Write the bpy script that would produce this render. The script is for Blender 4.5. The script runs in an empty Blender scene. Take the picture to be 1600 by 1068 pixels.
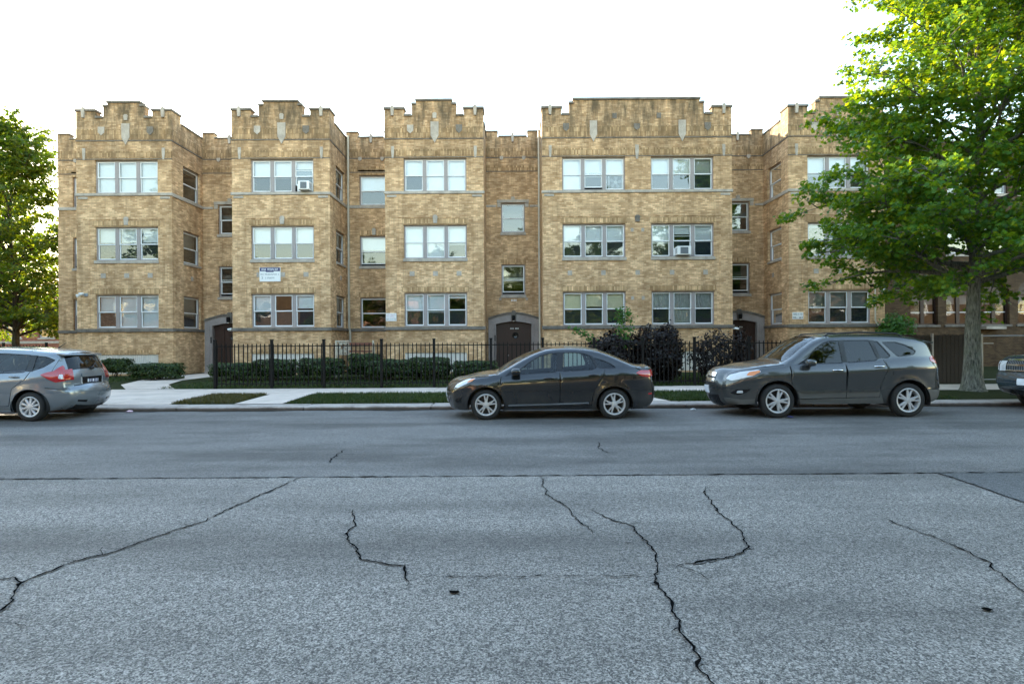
import bpy, bmesh, math, random
import numpy as np
from mathutils import Vector, Matrix
from mathutils.geometry import delaunay_2d_cdt
R = math.radians
random.seed(7)
SC = bpy.context.scene
COL = SC.collection

# ------------------------------------------------------------------ camera, sky, sun, exposure
CH, FPX, ROLL = 1.61, 900.0, 0.0066
cam = bpy.data.cameras.new('camera'); camo = bpy.data.objects.new('camera', cam); COL.objects.link(camo)
cam.sensor_width = 36.0; cam.lens = 36.0*FPX/1600.0; cam.clip_start = 0.05; cam.clip_end = 2000
camo.matrix_world = Matrix.Translation((0, 0, CH)) @ Matrix.Rotation(R(90), 4, 'X') @ Matrix.Rotation(-ROLL, 4, 'Z')
SC.camera = camo
SUN_EL, SUN_AZ = 19.0, -36.2         # azimuth measured clockwise from +Y (the way the camera looks)
w = bpy.data.worlds.new('World'); SC.world = w; w.use_nodes = True
nt = w.node_tree; nt.nodes.clear()
sky = nt.nodes.new('ShaderNodeTexSky'); sky.sky_type = 'NISHITA'; sky.sun_disc = False
sky.sun_elevation = R(SUN_EL); sky.sun_rotation = R(SUN_AZ); sky.altitude = 150
sky.air_density = 1.6; sky.dust_density = 0.4; sky.ozone_density = 1.0
bg = nt.nodes.new('ShaderNodeBackground'); bg.inputs['Strength'].default_value = 0.15
out = nt.nodes.new('ShaderNodeOutputWorld')
nt.links.new(sky.outputs[0], bg.inputs[0]); nt.links.new(bg.outputs[0], out.inputs[0])
sl = bpy.data.lights.new('sun', 'SUN'); slo = bpy.data.objects.new('sun', sl); COL.objects.link(slo)
sl.energy = 4.2; sl.angle = R(0.5); sl.color = (1.0, 0.86, 0.66)
sd = Vector((math.sin(R(SUN_AZ))*math.cos(R(SUN_EL)), math.cos(R(SUN_AZ))*math.cos(R(SUN_EL)), math.sin(R(SUN_EL))))
slo.rotation_euler = sd.to_track_quat('Z', 'Y').to_euler(); slo.location = (0, 0, 30)
SC.view_settings.view_transform = 'Standard'; SC.view_settings.look = 'None'
SC.view_settings.gamma = 1.0; SC.view_settings.use_curve_mapping = False
SC.view_settings.exposure = 2.54
SC.render.engine = 'CYCLES'
SC.cycles.use_denoising = True
SC.cycles.max_bounces = 8; SC.cycles.transparent_max_bounces = 12; SC.cycles.sample_clamp_indirect = 6

# ------------------------------------------------------------------ helpers
def P(x, y, d):
    dx, dy = x-800.0, y-534.0
    return Vector(((dx-ROLL*dy)*d/FPX, d, CH-(dy+ROLL*dx)*d/FPX))
def G(x, y, h=0.0):
    dy = (y-534.0)+ROLL*(x-800.0)
    return P(x, y, (CH-h)*FPX/dy)

class MB:
    def __init__(s): s.v = []; s.f = []; s.m = []
    def add(s, vs, fs, mi=0):
        o = len(s.v); s.v += [tuple(p) for p in vs]
        for f in fs: s.f.append(tuple(i+o for i in f)); s.m.append(mi)
        return s
    def box(s, x0, x1, y0, y1, z0, z1, mi=0, T=None):
        vs = [(x0,y0,z0),(x1,y0,z0),(x1,y1,z0),(x0,y1,z0),(x0,y0,z1),(x1,y0,z1),(x1,y1,z1),(x0,y1,z1)]
        if T: vs = [T(*p) for p in vs]
        return s.add(vs, [(0,3,2,1),(4,5,6,7),(0,1,5,4),(1,2,6,5),(2,3,7,6),(3,0,4,7)], mi)
    def cbox(s, x0, x1, y0, y1, z0, z1, c=.01, mi=0, T=None):      # chamfered box
        xs, ys, zs = (x0,x1), (y0,y1), (z0,z1); vs = []; idx = {}
        for i in (0,1):
            for j in (0,1):
                for k in (0,1):
                    sx, sy, sz = (1,-1)[i], (1,-1)[j], (1,-1)[k]
                    for a in range(3):
                        p = [xs[i]+sx*c, ys[j]+sy*c, zs[k]+sz*c]; p[a] = (xs[i], ys[j], zs[k])[a]
                        idx[(i,j,k,a)] = len(vs); vs.append(tuple(p))
        q = []
        for k in (0,1): q.append([idx[(0,0,k,2)],idx[(1,0,k,2)],idx[(1,1,k,2)],idx[(0,1,k,2)]])
        for j in (0,1): q.append([idx[(0,j,0,1)],idx[(1,j,0,1)],idx[(1,j,1,1)],idx[(0,j,1,1)]])
        for i in (0,1): q.append([idx[(i,0,0,0)],idx[(i,1,0,0)],idx[(i,1,1,0)],idx[(i,0,1,0)]])
        for i in (0,1):
            for j in (0,1): q.append([idx[(i,j,0,0)],idx[(i,j,0,1)],idx[(i,j,1,1)],idx[(i,j,1,0)]])
        for i in (0,1):
            for k in (0,1): q.append([idx[(i,0,k,0)],idx[(i,0,k,2)],idx[(i,1,k,2)],idx[(i,1,k,0)]])
        for j in (0,1):
            for k in (0,1): q.append([idx[(0,j,k,1)],idx[(0,j,k,2)],idx[(1,j,k,2)],idx[(1,j,k,1)]])
        for i in (0,1):
            for j in (0,1):
                for k in (0,1): q.append([idx[(i,j,k,0)],idx[(i,j,k,1)],idx[(i,j,k,2)]])
        c0 = Vector(((x0+x1)/2,(y0+y1)/2,(z0+z1)/2)); o = []
        for f in q:
            a, b, d = (Vector(vs[f[n]]) for n in (0,1,2))
            m = (a+b+d)/3-c0
            o.append(tuple(f) if (b-a).cross(d-a).dot(m) > 0 else tuple(reversed(f)))
        if T: vs = [T(*p) for p in vs]
        return s.add(vs, o, mi)
    def prism(s, poly, y0, y1, mi=0, T=None):                        # poly in (x,z) counter-clockwise seen from -y
        n = len(poly)
        vs = [(p[0], y0, p[1]) for p in poly]+[(p[0], y1, p[1]) for p in poly]
        fs = [tuple(range(n)), tuple(range(2*n-1, n-1, -1))]
        fs += [(i, i+n, (i+1)%n+n, (i+1)%n) for i in range(n)]
        if T: vs = [T(*p) for p in vs]
        return s.add(vs, fs, mi)
    def tube(s, pts, rad, n=8, mi=0, caps=True):
        pts = [Vector(p) for p in pts]; N = len(pts); rings = []
        if not hasattr(rad, '__len__'): rad = [rad]*N
        up = None
        for i, p in enumerate(pts):
            t = (pts[min(i+1, N-1)]-pts[max(i-1, 0)]).normalized()
            if up is None: up = t.orthogonal().normalized()
            up = (up-t*up.dot(t))
            up = up.normalized() if up.length > 1e-6 else t.orthogonal().normalized()
            sd_ = t.cross(up)
            rings.append([p+(up*math.cos(2*math.pi*k/n)+sd_*math.sin(2*math.pi*k/n))*rad[i] for k in range(n)])
        vs = [q for r in rings for q in r]; fs = []
        for i in range(N-1):
            for k in range(n):
                fs.append((i*n+k, i*n+(k+1)%n, (i+1)*n+(k+1)%n, (i+1)*n+k))
        if caps:
            fs.append(tuple(range(n-1, -1, -1))); fs.append(tuple((N-1)*n+k for k in range(n)))
        return s.add(vs, fs, mi)
    def lathe_y(s, prof, c, n=40, mi=0):                             # prof: (radius, y); about the y axis through c
        vs = []; m = len(prof)
        for k in range(n):
            a = 2*math.pi*k/n
            for r, y in prof: vs.append((c[0]+r*math.cos(a), c[1]+y, c[2]+r*math.sin(a)))
        fs = []
        for k in range(n):
            for j in range(m-1):
                fs.append((k*m+j, k*m+j+1, ((k+1)%n)*m+j+1, ((k+1)%n)*m+j))
        return s.add(vs, fs, mi)
    def ball(s, c, r, n=12, mi=0, jit=0):
        vs = []; fs = []
        for i in range(n//2+1):
            th = math.pi*i/(n//2)
            for k in range(n):
                a = 2*math.pi*k/n; q = 1+random.uniform(-jit, jit)
                vs.append((c[0]+r[0]*q*math.sin(th)*math.cos(a), c[1]+r[1]*q*math.sin(th)*math.sin(a), c[2]+r[2]*q*math.cos(th)))
        for i in range(n//2):
            for k in range(n):
                fs.append((i*n+k, (i+1)*n+k, (i+1)*n+(k+1)%n, i*n+(k+1)%n))
        return s.add(vs, fs, mi)
    def mesh(s, name, mats, smooth=None):
        me = bpy.data.meshes.new(name); me.from_pydata(s.v, [], s.f)
        if not isinstance(mats, (list, tuple)): mats = [mats]
        for m in mats: me.materials.append(m)
        if len(mats) > 1: me.polygons.foreach_set('material_index', s.m)
        if smooth is not None:
            me.shade_smooth()
            if smooth < 180: me.set_sharp_from_angle(angle=R(smooth))
        me.update(); return me
    def build(s, name, mats, parent=None, smooth=None):
        return link(name, s.mesh(name, mats, smooth), parent)
def link(name, me, parent=None, loc=None):
    o = bpy.data.objects.new(name, me); COL.objects.link(o)
    if parent is not None:
        o.parent = parent
        if loc is None and not parent.get('_local'):
            o.matrix_parent_inverse = world_of(parent).inverted()
    if loc is not None: o.location = loc
    return o
def world_of(o):
    m = Matrix.LocRotScale(o.location, o.rotation_euler, o.scale)
    return world_of(o.parent) @ o.matrix_parent_inverse @ m if o.parent else m
def tag(o, label=None, cat=None, group=None, kind=None):
    if label: o['label'] = label
    if cat: o['category'] = cat
    if group: o['group'] = group
    if kind: o['kind'] = kind
    return o
def empty(name, loc, label=None, cat=None, group=None):
    o = bpy.data.objects.new(name, None); COL.objects.link(o); o.location = loc; o.empty_display_size = .3
    return tag(o, label, cat, group)
def copy_tree(o, parent=None):
    c = o.copy(); COL.objects.link(c); c.parent = parent
    for ch in [x for x in bpy.data.objects if x.parent == o]: copy_tree(ch, c)
    return c

# ------------------------------------------------------------------ materials
class NM:
    def __init__(s, name):
        s.m = bpy.data.materials.new(name); s.m.use_nodes = True; s.t = s.m.node_tree; s.t.nodes.clear()
        s.out = s.t.nodes.new('ShaderNodeOutputMaterial')
    def n(s, typ, **kw):
        nd = s.t.nodes.new(typ)
        for k, v in kw.items(): setattr(nd, k, v)
        return nd
    def l(s, a, b): s.t.links.new(a, b)
    def val(s, nd, **kw):
        for k, v in kw.items():
            k = k.replace('_', ' ')
            nd.inputs[k].default_value = v
        return nd
    def noise(s, vec, scale, detail=4, rough=.55):
        nd = s.n('ShaderNodeTexNoise'); nd.inputs['Scale'].default_value = scale
        nd.inputs['Detail'].default_value = detail; nd.inputs['Roughness'].default_value = rough
        if vec: s.l(vec, nd.inputs['Vector'])
        return nd.outputs['Fac']
    def ramp(s, fac, stops, interp='LINEAR'):
        nd = s.n('ShaderNodeValToRGB'); cr = nd.color_ramp; cr.interpolation = interp
        while len(cr.elements) < len(stops): cr.elements.new(.5)
        for e, (p, c) in zip(cr.elements, stops):
            e.position = p; e.color = (*c, 1) if hasattr(c, '__len__') else (c, c, c, 1)
        s.l(fac, nd.inputs[0]); return nd.outputs[0]
    def mix(s, fac, a, b, mode='MIX'):
        nd = s.n('ShaderNodeMix', data_type='RGBA', blend_type=mode)
        for i, v in ((0, fac), (6, a), (7, b)):
            sock = nd.inputs[i]
            if hasattr(v, 'is_output'): s.l(v, sock)
            elif hasattr(v, '__len__'): sock.default_value = (*v[:3], 1)
            else: sock.default_value = v if i == 0 else (v, v, v, 1)
        return nd.outputs[2]
    def math(s, op, a, b=None, c=None):
        nd = s.n('ShaderNodeMath', operation=op)
        for i, v in enumerate((a, b, c)):
            if v is None: continue
            if hasattr(v, 'is_output'): s.l(v, nd.inputs[i])
            else: nd.inputs[i].default_value = v
        return nd.outputs[0]
    def bump(s, h, strength=.4, dist=.01):
        nd = s.n('ShaderNodeBump'); nd.inputs['Strength'].default_value = strength; nd.inputs['Distance'].default_value = dist
        s.l(h, nd.inputs['Height']); return nd.outputs[0]
    def pos(s): return s.n('ShaderNodeNewGeometry').outputs['Position']
    def obj(s): return s.n('ShaderNodeTexCoord').outputs['Object']
    def bsdf(s, color, rough=.6, metal=0., normal=None, spec=.5, coat=0., **kw):
        b = s.n('ShaderNodeBsdfPrincipled')
        for sock, v in (('Base Color', color), ('Roughness', rough), ('Metallic', metal), ('Normal', normal)):
            if v is None: continue
            if hasattr(v, 'is_output'): s.l(v, b.inputs[sock])
            elif hasattr(v, '__len__'): b.inputs[sock].default_value = (*v[:3], 1)
            else: b.inputs[sock].default_value = v
        b.inputs['Specular IOR Level'].default_value = spec
        b.inputs['Coat Weight'].default_value = coat; b.inputs['Coat Roughness'].default_value = .04
        for k, v in kw.items(): b.inputs[k.replace('_', ' ')].default_value = v
        s.l(b.outputs[0], s.out.inputs[0]); return b
def worn(name, col, rough=.6, metal=0., var=.18, scale=6., spec=.4, bump=.15, coat=0.):
    m = NM(name); p = m.obj()
    n1 = m.noise(p, scale, 6); n2 = m.noise(p, scale*7, 3)
    f = m.math('ADD', m.math('MULTIPLY', n1, .7), m.math('MULTIPLY', n2, .3))
    c = m.ramp(f, [(.3, tuple(x*(1-var) for x in col)), (.7, tuple(min(1, x*(1+var)) for x in col))])
    r = m.ramp(n1, [(.3, max(0, rough-.08)), (.7, min(1, rough+.1))])
    m.bsdf(c, r, metal, m.bump(n2, bump, .004) if bump else None, spec, coat)
    return m.m

def brick_mat(name, c1, c2, mortar, soldier=False, dark=.35, soot=True, bw=.205, bh=.068):
    m = NM(name); g = m.pos(); sp = m.n('ShaderNodeSeparateXYZ'); m.l(g, sp.inputs[0])
    u = m.math('ADD', sp.outputs[0], sp.outputs[1]); cb = m.n('ShaderNodeCombineXYZ')
    m.l(sp.outputs[2] if soldier else u, cb.inputs[0]); m.l(u if soldier else sp.outputs[2], cb.inputs[1])
    bt = m.n('ShaderNodeTexBrick'); m.l(cb.outputs[0], bt.inputs['Vector'])
    m.val(bt, Scale=1.0, Mortar_Size=.005, Mortar_Smooth=.3, Bias=0.0, Brick_Width=bw, Row_Height=bh)
    if soldier: bt.offset = 0.0
    bt.inputs['Color1'].default_value = (0, 0, 0, 1); bt.inputs['Color2'].default_value = (1, 1, 1, 1)
    bt.inputs['Mortar'].default_value = (.5, .5, .5, 1)
    stm = m.n('ShaderNodeMapping'); stm.inputs['Scale'].default_value = (2.2, 2.2, 9.0); m.l(g, stm.inputs[0])
    nz = m.noise(g, 2.6, 5); nf = m.noise(g, 26, 3)
    tone = m.math('ADD', m.math('MULTIPLY', bt.outputs['Color'], .56), m.math('ADD', m.math('MULTIPLY', nf, .22), m.math('MULTIPLY', m.noise(stm.outputs[0], 1.0, 4, .6), .28)))
    mid = tuple((a+b)/2 for a, b in zip(c1, c2))
    col = m.ramp(tone, [(.1, c1), (.5, mid), (.78, c2), (.95, tuple(x*1.12 for x in c2))])
    col = m.mix(bt.outputs['Fac'], col, mortar)
    st = m.ramp(m.math('ADD', m.math('MULTIPLY', nz, .6), m.math('MULTIPLY', m.noise(g, .55, 5, .6), .4)), [(.40, 0.0), (.64, 1.0)])
    col = m.mix(m.math('MULTIPLY', st, dark), col, tuple(x*.45 for x in c1))
    wsm = m.n('ShaderNodeMapping'); wsm.inputs['Scale'].default_value = (3.2, 3.2, .22); m.l(g, wsm.inputs[0])
    col = m.mix(m.math('MULTIPLY', m.ramp(m.noise(wsm.outputs[0], 1.4, 6, .6), [(.50, 0.), (.72, 1.)]), .42), col, tuple(x*.4 for x in c1))
    if soot:                                              # sooty weathering on the exposed parapet masonry
        zz = m.n('ShaderNodeMapRange'); m.l(sp.outputs[2], zz.inputs[0])
        zz.inputs[1].default_value = 9.0; zz.inputs[2].default_value = 12.0
        strk = m.n('ShaderNodeMapping'); strk.inputs['Scale'].default_value = (2.2, 2.2, .55); m.l(g, strk.inputs[0])
        sn = m.ramp(m.noise(strk.outputs[0], 1.6, 7, .65), [(.33, 0.0), (.62, 1.0)])
        col = m.mix(m.math('MULTIPLY', m.math('MULTIPLY', zz.outputs[0], sn), .9), col, (.085, .066, .042))
    h = m.math('SUBTRACT', m.math('MULTIPLY', nf, .3), bt.outputs['Fac'])
    m.bsdf(col, .88, 0, m.bump(h, .55, .008), .25)
    return m.m

M = {}
M['brick'] = brick_mat('buff_brick', (.42, .238, .112), (.88, .595, .35), (.44, .32, .205), dark=.58)
M['soldier'] = brick_mat('buff_brick_upright', (.31, .178, .08), (.84, .56, .315), (.25, .17, .095), soldier=True, dark=.6)
M['brick_brown'] = brick_mat('brown_brick', (.055, .031, .017), (.125, .078, .042), (.085, .068, .047), soot=False)
M['brick_red'] = brick_mat('red_brick', (.24, .07, .04), (.36, .12, .07), (.3, .24, .2), soot=False)
M['brick_peach'] = brick_mat('peach_brick', (.52, .25, .17), (.7, .38, .27), (.5, .4, .33), soot=False)
M['brick_cream'] = brick_mat('cream_brick', (.5, .4, .27), (.68, .56, .4), (.5, .44, .36), soot=False)
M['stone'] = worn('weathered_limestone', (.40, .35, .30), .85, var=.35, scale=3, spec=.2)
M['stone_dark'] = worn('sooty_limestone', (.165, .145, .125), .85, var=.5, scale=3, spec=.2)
M['stone_door'] = worn('grey_cast_stone', (.33, .29, .275), .8, var=.2, scale=2.5, spec=.2)
M['taupe'] = worn('taupe_trim_paint', (.30, .265, .26), .55, var=.1, scale=3)
M['sash'] = worn('white_vinyl', (.74, .75, .76), .4, var=.05, scale=3, bump=0)
M['blind'] = worn('white_blind', (.82, .85, .90), .7, var=.06, scale=2, bump=0)
M['blind_grey'] = worn('grey_blind', (.42, .43, .44), .7, var=.1, scale=2, bump=0)
M['blind_cream'] = worn('cream_shade', (.80, .74, .55), .7, var=.08, scale=2, bump=0)
M['curtain'] = worn('sheer_curtain', (.55, .56, .57), .8, var=.25, scale=9, bump=0)
M['iron'] = worn('black_iron_paint', (.006, .0055, .0055), .6, var=.3, scale=5, spec=.2)
M['door'] = worn('dark_brown_door_paint', (.045, .022, .016), .45, var=.2, scale=3)
M['roofing'] = worn('roofing_felt', (.06, .06, .06), .9)
M['black'] = worn('black_plastic', (.012, .012, .013), .5, var=.2)
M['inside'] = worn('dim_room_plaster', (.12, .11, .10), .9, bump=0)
M['chrome'] = worn('chrome', (.72, .73, .75), .16, 1., var=.05, bump=0)
M['white'] = worn('white_enamel', (.74, .74, .73), .4, var=.06, bump=0)
M['navy'] = worn('navy_print', (.035, .035, .12), .5, var=.1, bump=0)
M['ink'] = worn('grey_ink', (.25, .28, .31), .5, var=.1, bump=0)
M['pinkink'] = worn('pink_ink', (.62, .42, .46), .5, var=.1, bump=0)
M['pipe'] = worn('cream_pipe_paint', (.47, .42, .34), .5, var=.2, scale=4)
M['panel'] = worn('white_corrugated_panel', (.62, .58, .53), .55, var=.12, scale=2)
M['wood_red'] = worn('reddish_bench_wood', (.16, .06, .035), .6, var=.3, scale=9)
M['wood_dark'] = worn('dark_stained_board', (.035, .026, .02), .8, var=.35, scale=6)
M['galv'] = worn('galvanised_steel', (.3, .3, .3), .45, .8, var=.15)

def glass_mat(name, base=.10, fk=1.35, tint=(.93, .96, .96), veil=0., veilcol=(.2, .25, .28), dark=0.):
    m = NM(name)
    tr = m.n('ShaderNodeBsdfTransparent'); tr.inputs[0].default_value = (*tuple(t*(1-dark) for t in tint), 1)
    gl = m.n('ShaderNodeBsdfGlossy'); gl.inputs['Roughness'].default_value = .02; gl.inputs[0].default_value = (.95, .97, 1, 1)
    wv = m.noise(m.obj(), 1.3, 2); m.l(m.bump(wv, .06, .05), gl.inputs['Normal'])
    fr = m.n('ShaderNodeFresnel'); fr.inputs[0].default_value = 1.5
    fac = m.math('MINIMUM', m.math('ADD', m.math('MULTIPLY', fr.outputs[0], fk), base), 1.0)
    a = tr.outputs[0]
    if veil:
        df = m.n('ShaderNodeBsdfDiffuse'); df.inputs[0].default_value = (*veilcol, 1)
        mx = m.n('ShaderNodeMixShader'); mx.inputs[0].default_value = veil
        m.l(a, mx.inputs[1]); m.l(df.outputs[0], mx.inputs[2]); a = mx.outputs[0]
    mx = m.n('ShaderNodeMixShader'); m.l(fac, mx.inputs[0]); m.l(a, mx.inputs[1]); m.l(gl.outputs[0], mx.inputs[2])
    m.l(mx.outputs[0], m.out.inputs[0]); return m.m
M['pane'] = glass_mat('window_glass', .06)
M['screened'] = glass_mat('screened_window_glass', .05, veil=.32, veilcol=(.045, .062, .078))
M['carglass'] = glass_mat('car_glass', .0, 1.0, tint=(.62, .72, .70))
M['tinted'] = glass_mat('tinted_car_glass', .0, .9, tint=(.12, .12, .12))

def paint_mat(name, col, metal=.35, rough=.27):
    m = NM(name); p = m.obj()
    fl = m.noise(p, 900, 1); c = m.ramp(fl, [(.3, tuple(x*.85 for x in col)), (.7, tuple(min(1, x*1.15) for x in col))])
    d = m.noise(p, 3.5, 5); sp = m.n('ShaderNodeSeparateXYZ'); m.l(p, sp.inputs[0])
    low = m.n('ShaderNodeMapRange'); m.l(sp.outputs[2], low.inputs[0])
    low.inputs[1].default_value = .6; low.inputs[2].default_value = .15
    dirt = m.math('MULTIPLY', low.outputs[0], m.ramp(d, [(.35, 0.), (.7, 1.)]))
    c = m.mix(m.math('MULTIPLY', dirt, .35), c, (.13, .12, .105))
    m.bsdf(c, m.math('ADD', rough, m.math('MULTIPLY', dirt, .25)), metal, None, .5, 1.0)
    return m.m
M['paint_sedan'] = paint_mat('dark_grey_car_paint', (.013, .014, .0165))
M['paint_suv'] = paint_mat('warm_grey_car_paint', (.048, .050, .050))
M['paint_hatch'] = paint_mat('silver_car_paint', (.185, .21, .235), .45)
M['paint_truck'] = paint_mat('blue_grey_car_paint', (.04, .06, .075))
M['clad'] = worn('grey_bumper_plastic', (.085, .085, .082), .55, var=.12)
M['rubber'] = worn('tyre_rubber', (.018, .018, .018), .8, var=.25, scale=14)
M['alloy'] = worn('silver_alloy', (.50, .50, .51), .36, .35, var=.08, bump=0)
M['trim'] = worn('gloss_black_trim', (.008, .008, .009), .2, var=.1, bump=0)
M['seat'] = worn('charcoal_car_seat', (.045, .045, .048), .9, var=.2, scale=12)
def lens_mat(name, col, rough=.08):
    m = NM(name); n = m.n('ShaderNodeTexWave', wave_type='BANDS'); n.inputs['Scale'].default_value = 16
    m.l(m.obj(), n.inputs['Vector'])
    c = m.mix(n.outputs['Fac'], tuple(x*.75 for x in col), col)
    m.bsdf(c, rough, .0, None, .6, 1.0); return m.m
M['red_lens'] = lens_mat('red_lamp_lens', (.42, .012, .016))
M['amber_lens'] = lens_mat('amber_lamp_lens', (.75, .22, .03))
M['clear_lens'] = lens_mat('clear_lamp_lens', (.62, .64, .67))
M['plate'] = worn('licence_plate', (.68, .70, .73), .4, var=.06, bump=0)

def leaf_mat(name, ca, cb, cc, trans=.45, tcol=None):
    m = NM(name); g = m.n('ShaderNodeNewGeometry'); ri = g.outputs['Random Per Island']
    c = m.ramp(ri, [(0., ca), (.5, cb), (1., cc)])
    d = m.n('ShaderNodeBsdfPrincipled'); m.l(c, d.inputs['Base Color']); d.inputs['Roughness'].default_value = .45
    d.inputs['Specular IOR Level'].default_value = .35
    t = m.n('ShaderNodeBsdfTranslucent')
    m.l(m.mix(1.0, c, tcol or (1.9, 1.7, .55), 'MULTIPLY'), t.inputs[0])
    mx = m.n('ShaderNodeMixShader'); mx.inputs[0].default_value = trans
    m.l(d.outputs[0], mx.inputs[1]); m.l(t.outputs[0], mx.inputs[2]); m.l(mx.outputs[0], m.out.inputs[0]); return m.m
M['maple'] = leaf_mat('maple_leaves', (.026, .095, .014), (.05, .15, .019), (.105, .205, .024), .48, (4.4, 2.3, .3))
M['linden'] = leaf_mat('street_tree_leaves', (.03, .07, .014), (.06, .11, .018), (.13, .16, .025), .5, (3.0, 2.5, .4))
M['boxwood'] = leaf_mat('hedge_leaves', (.011, .024, .006), (.021, .046, .009), (.055, .088, .016), .15)
M['barberry'] = leaf_mat('dark_purple_leaves', (.008, .005, .005), (.014, .007, .007), (.022, .015, .010), .2, (1.4, .8, .8))
M['sapling'] = leaf_mat('sapling_leaves', (.035, .10, .02), (.05, .14, .025), (.08, .17, .03), .35)
M['grass'] = leaf_mat('grass_blades', (.016, .036, .006), (.026, .056, .009), (.06, .07, .018), .25)
M['dry_grass'] = leaf_mat('dry_grass_blades', (.045, .048, .015), (.07, .065, .022), (.11, .095, .04), .3)
def bark_mat(name, col):
    m = NM(name); p = m.obj(); mp = m.n('ShaderNodeMapping'); mp.inputs['Scale'].default_value = (1, 1, .22); m.l(p, mp.inputs[0])
    n1 = m.noise(mp.outputs[0], 22, 6, .7); n2 = m.noise(p, 3, 4)
    c = m.ramp(n1, [(.34, tuple(x*.25 for x in col)), (.5, col), (.66, tuple(x*1.7 for x in col))])
    c = m.mix(m.math('MULTIPLY', m.ramp(n2, [(.45, 0.), (.7, 1.)]), .5), c, (.09, .10, .06))
    m.bsdf(c, .9, 0, m.bump(n1, 1.0, .05), .15); return m.m
M['bark'] = bark_mat('grey_maple_bark', (.13, .125, .105))
M['bark_dark'] = bark_mat('dark_bark', (.06, .05, .04))
# ------------------------------------------------------------------ the setting: ground, road, pavement
def kerb_mat():
    m = NM('kerb_concrete'); p = m.pos(); sp = m.n('ShaderNodeSeparateXYZ'); m.l(p, sp.inputs[0])
    n1 = m.noise(p, 2.2, 6, .65); n2 = m.noise(p, 45, 4, .7)
    c = m.ramp(m.math('ADD', m.math('MULTIPLY', n1, .6), m.math('MULTIPLY', n2, .4)), [(.36, (.22, .185, .16)), (.52, (.40, .345, .31)), (.66, (.5, .44, .4))])
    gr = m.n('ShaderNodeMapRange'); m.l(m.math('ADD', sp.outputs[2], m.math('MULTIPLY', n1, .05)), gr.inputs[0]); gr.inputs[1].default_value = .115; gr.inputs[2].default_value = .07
    c = m.mix(m.math('MULTIPLY', gr.outputs[0], .85), c, (.045, .035, .028))  # lower kerb face darker: staining, plus its shade painted into the colour
    m.bsdf(c, .9, 0, m.bump(n2, .5, .006), .2); return m.m
def asphalt_mat(name, lo, hi, grain, stain=.35, spot=True):
    m = NM(name); p = m.pos()
    wv = m.n('ShaderNodeTexVoronoi'); wv.inputs['Scale'].default_value = grain*.42; m.l(p, wv.inputs['Vector']); wsp = m.n('ShaderNodeSeparateColor'); m.l(wv.outputs['Color'], wsp.inputs[0])
    v = m.n('ShaderNodeTexVoronoi'); v.inputs['Scale'].default_value = grain; m.l(p, v.inputs['Vector'])
    sp = m.n('ShaderNodeSeparateColor'); m.l(v.outputs['Color'], sp.inputs[0])
    n2 = m.noise(p, grain*.55, 4, .7)
    f = m.math('ADD', m.math('MULTIPLY', sp.outputs[0], .45), m.math('ADD', m.math('MULTIPLY', n2, .40), m.math('MULTIPLY', wsp.outputs[0], .15)))
    c = m.ramp(f, [(.20, tuple(x*.22 for x in lo)), (.40, lo), (.60, hi), (.84, tuple(x*1.9 for x in hi))])
    mp = m.n('ShaderNodeMapping'); mp.inputs['Scale'].default_value = (.16, .75, 1); m.l(p, mp.inputs[0])
    s1 = m.ramp(m.noise(mp.outputs[0], 1.1, 6, .6), [(.42, 0.), (.62, 1.)])
    s2 = m.ramp(m.noise(p, 1.7, 6, .65), [(.35, 0.), (.75, 1.)])
    st = m.math('MULTIPLY', m.math('ADD', m.math('MULTIPLY', s1, .75), m.math('MULTIPLY', s2, .35)), stain)
    c = m.mix(st, c, tuple(x*.38 for x in lo))
    if spot:                                             # oily wheel track along the near lane
        sx = m.n('ShaderNodeSeparateXYZ'); m.l(p, sx.inputs[0])
        d = m.math('ABSOLUTE', m.math('SUBTRACT', sx.outputs[1], 4.62))
        tr = m.n('ShaderNodeMapRange'); m.l(m.math('ADD', d, m.math('MULTIPLY', m.noise(p, .9, 4), .9)), tr.inputs[0])
        tr.inputs[1].default_value = 1.05; tr.inputs[2].default_value = .35
        c = m.mix(m.math('MULTIPLY', tr.outputs[0], .42), c, tuple(x*.4 for x in lo))
    rr = m.ramp(n2, [(.3, .62), (.7, .86)])
    h = m.math('ADD', v.outputs['Distance'], m.math('MULTIPLY', n2, .7))
    m.bsdf(c, rr, 0, m.bump(h, .55, .006), .35); return m.m
M['asphalt_near'] = asphalt_mat('coarse_worn_asphalt', (.108, .099, .091), (.285, .262, .238), 125, .55)
M['asphalt_far'] = asphalt_mat('smooth_worn_asphalt', (.112, .105, .099), (.20, .188, .177), 140, .75, False)
M['asphalt_patch'] = asphalt_mat('dark_asphalt_patch', (.075, .074, .074), (.14, .138, .137), 150, .3, False)
M['crack'] = worn('dirty_crack_filler', (.006, .006, .006), 1.0, var=.4, scale=30, spec=.0)
def concrete_mat(name, col, var=.22):
    m = NM(name); p = m.pos()
    n1 = m.noise(p, .9, 6, .65); n2 = m.noise(p, 40, 4, .7); n3 = m.noise(p, 5, 5)
    f = m.math('ADD', m.math('MULTIPLY', n1, .55), m.math('ADD', m.math('MULTIPLY', n2, .25), m.math('MULTIPLY', n3, .2)))
    c = m.ramp(f, [(.33, tuple(x*(1-var) for x in col)), (.52, col), (.68, tuple(x*(1+var*.6) for x in col))])
    oi = m.n('ShaderNodeObjectInfo')
    c = m.mix(m.math('MULTIPLY', oi.outputs['Random'], .22), c, tuple(x*.55 for x in col))
    m.bsdf(c, .88, 0, m.bump(n2, .35, .004), .2); return m.m
M['concrete'] = concrete_mat('pavement_concrete', (.62, .515, .44), .32)
M['kerbstone'] = kerb_mat()
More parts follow.
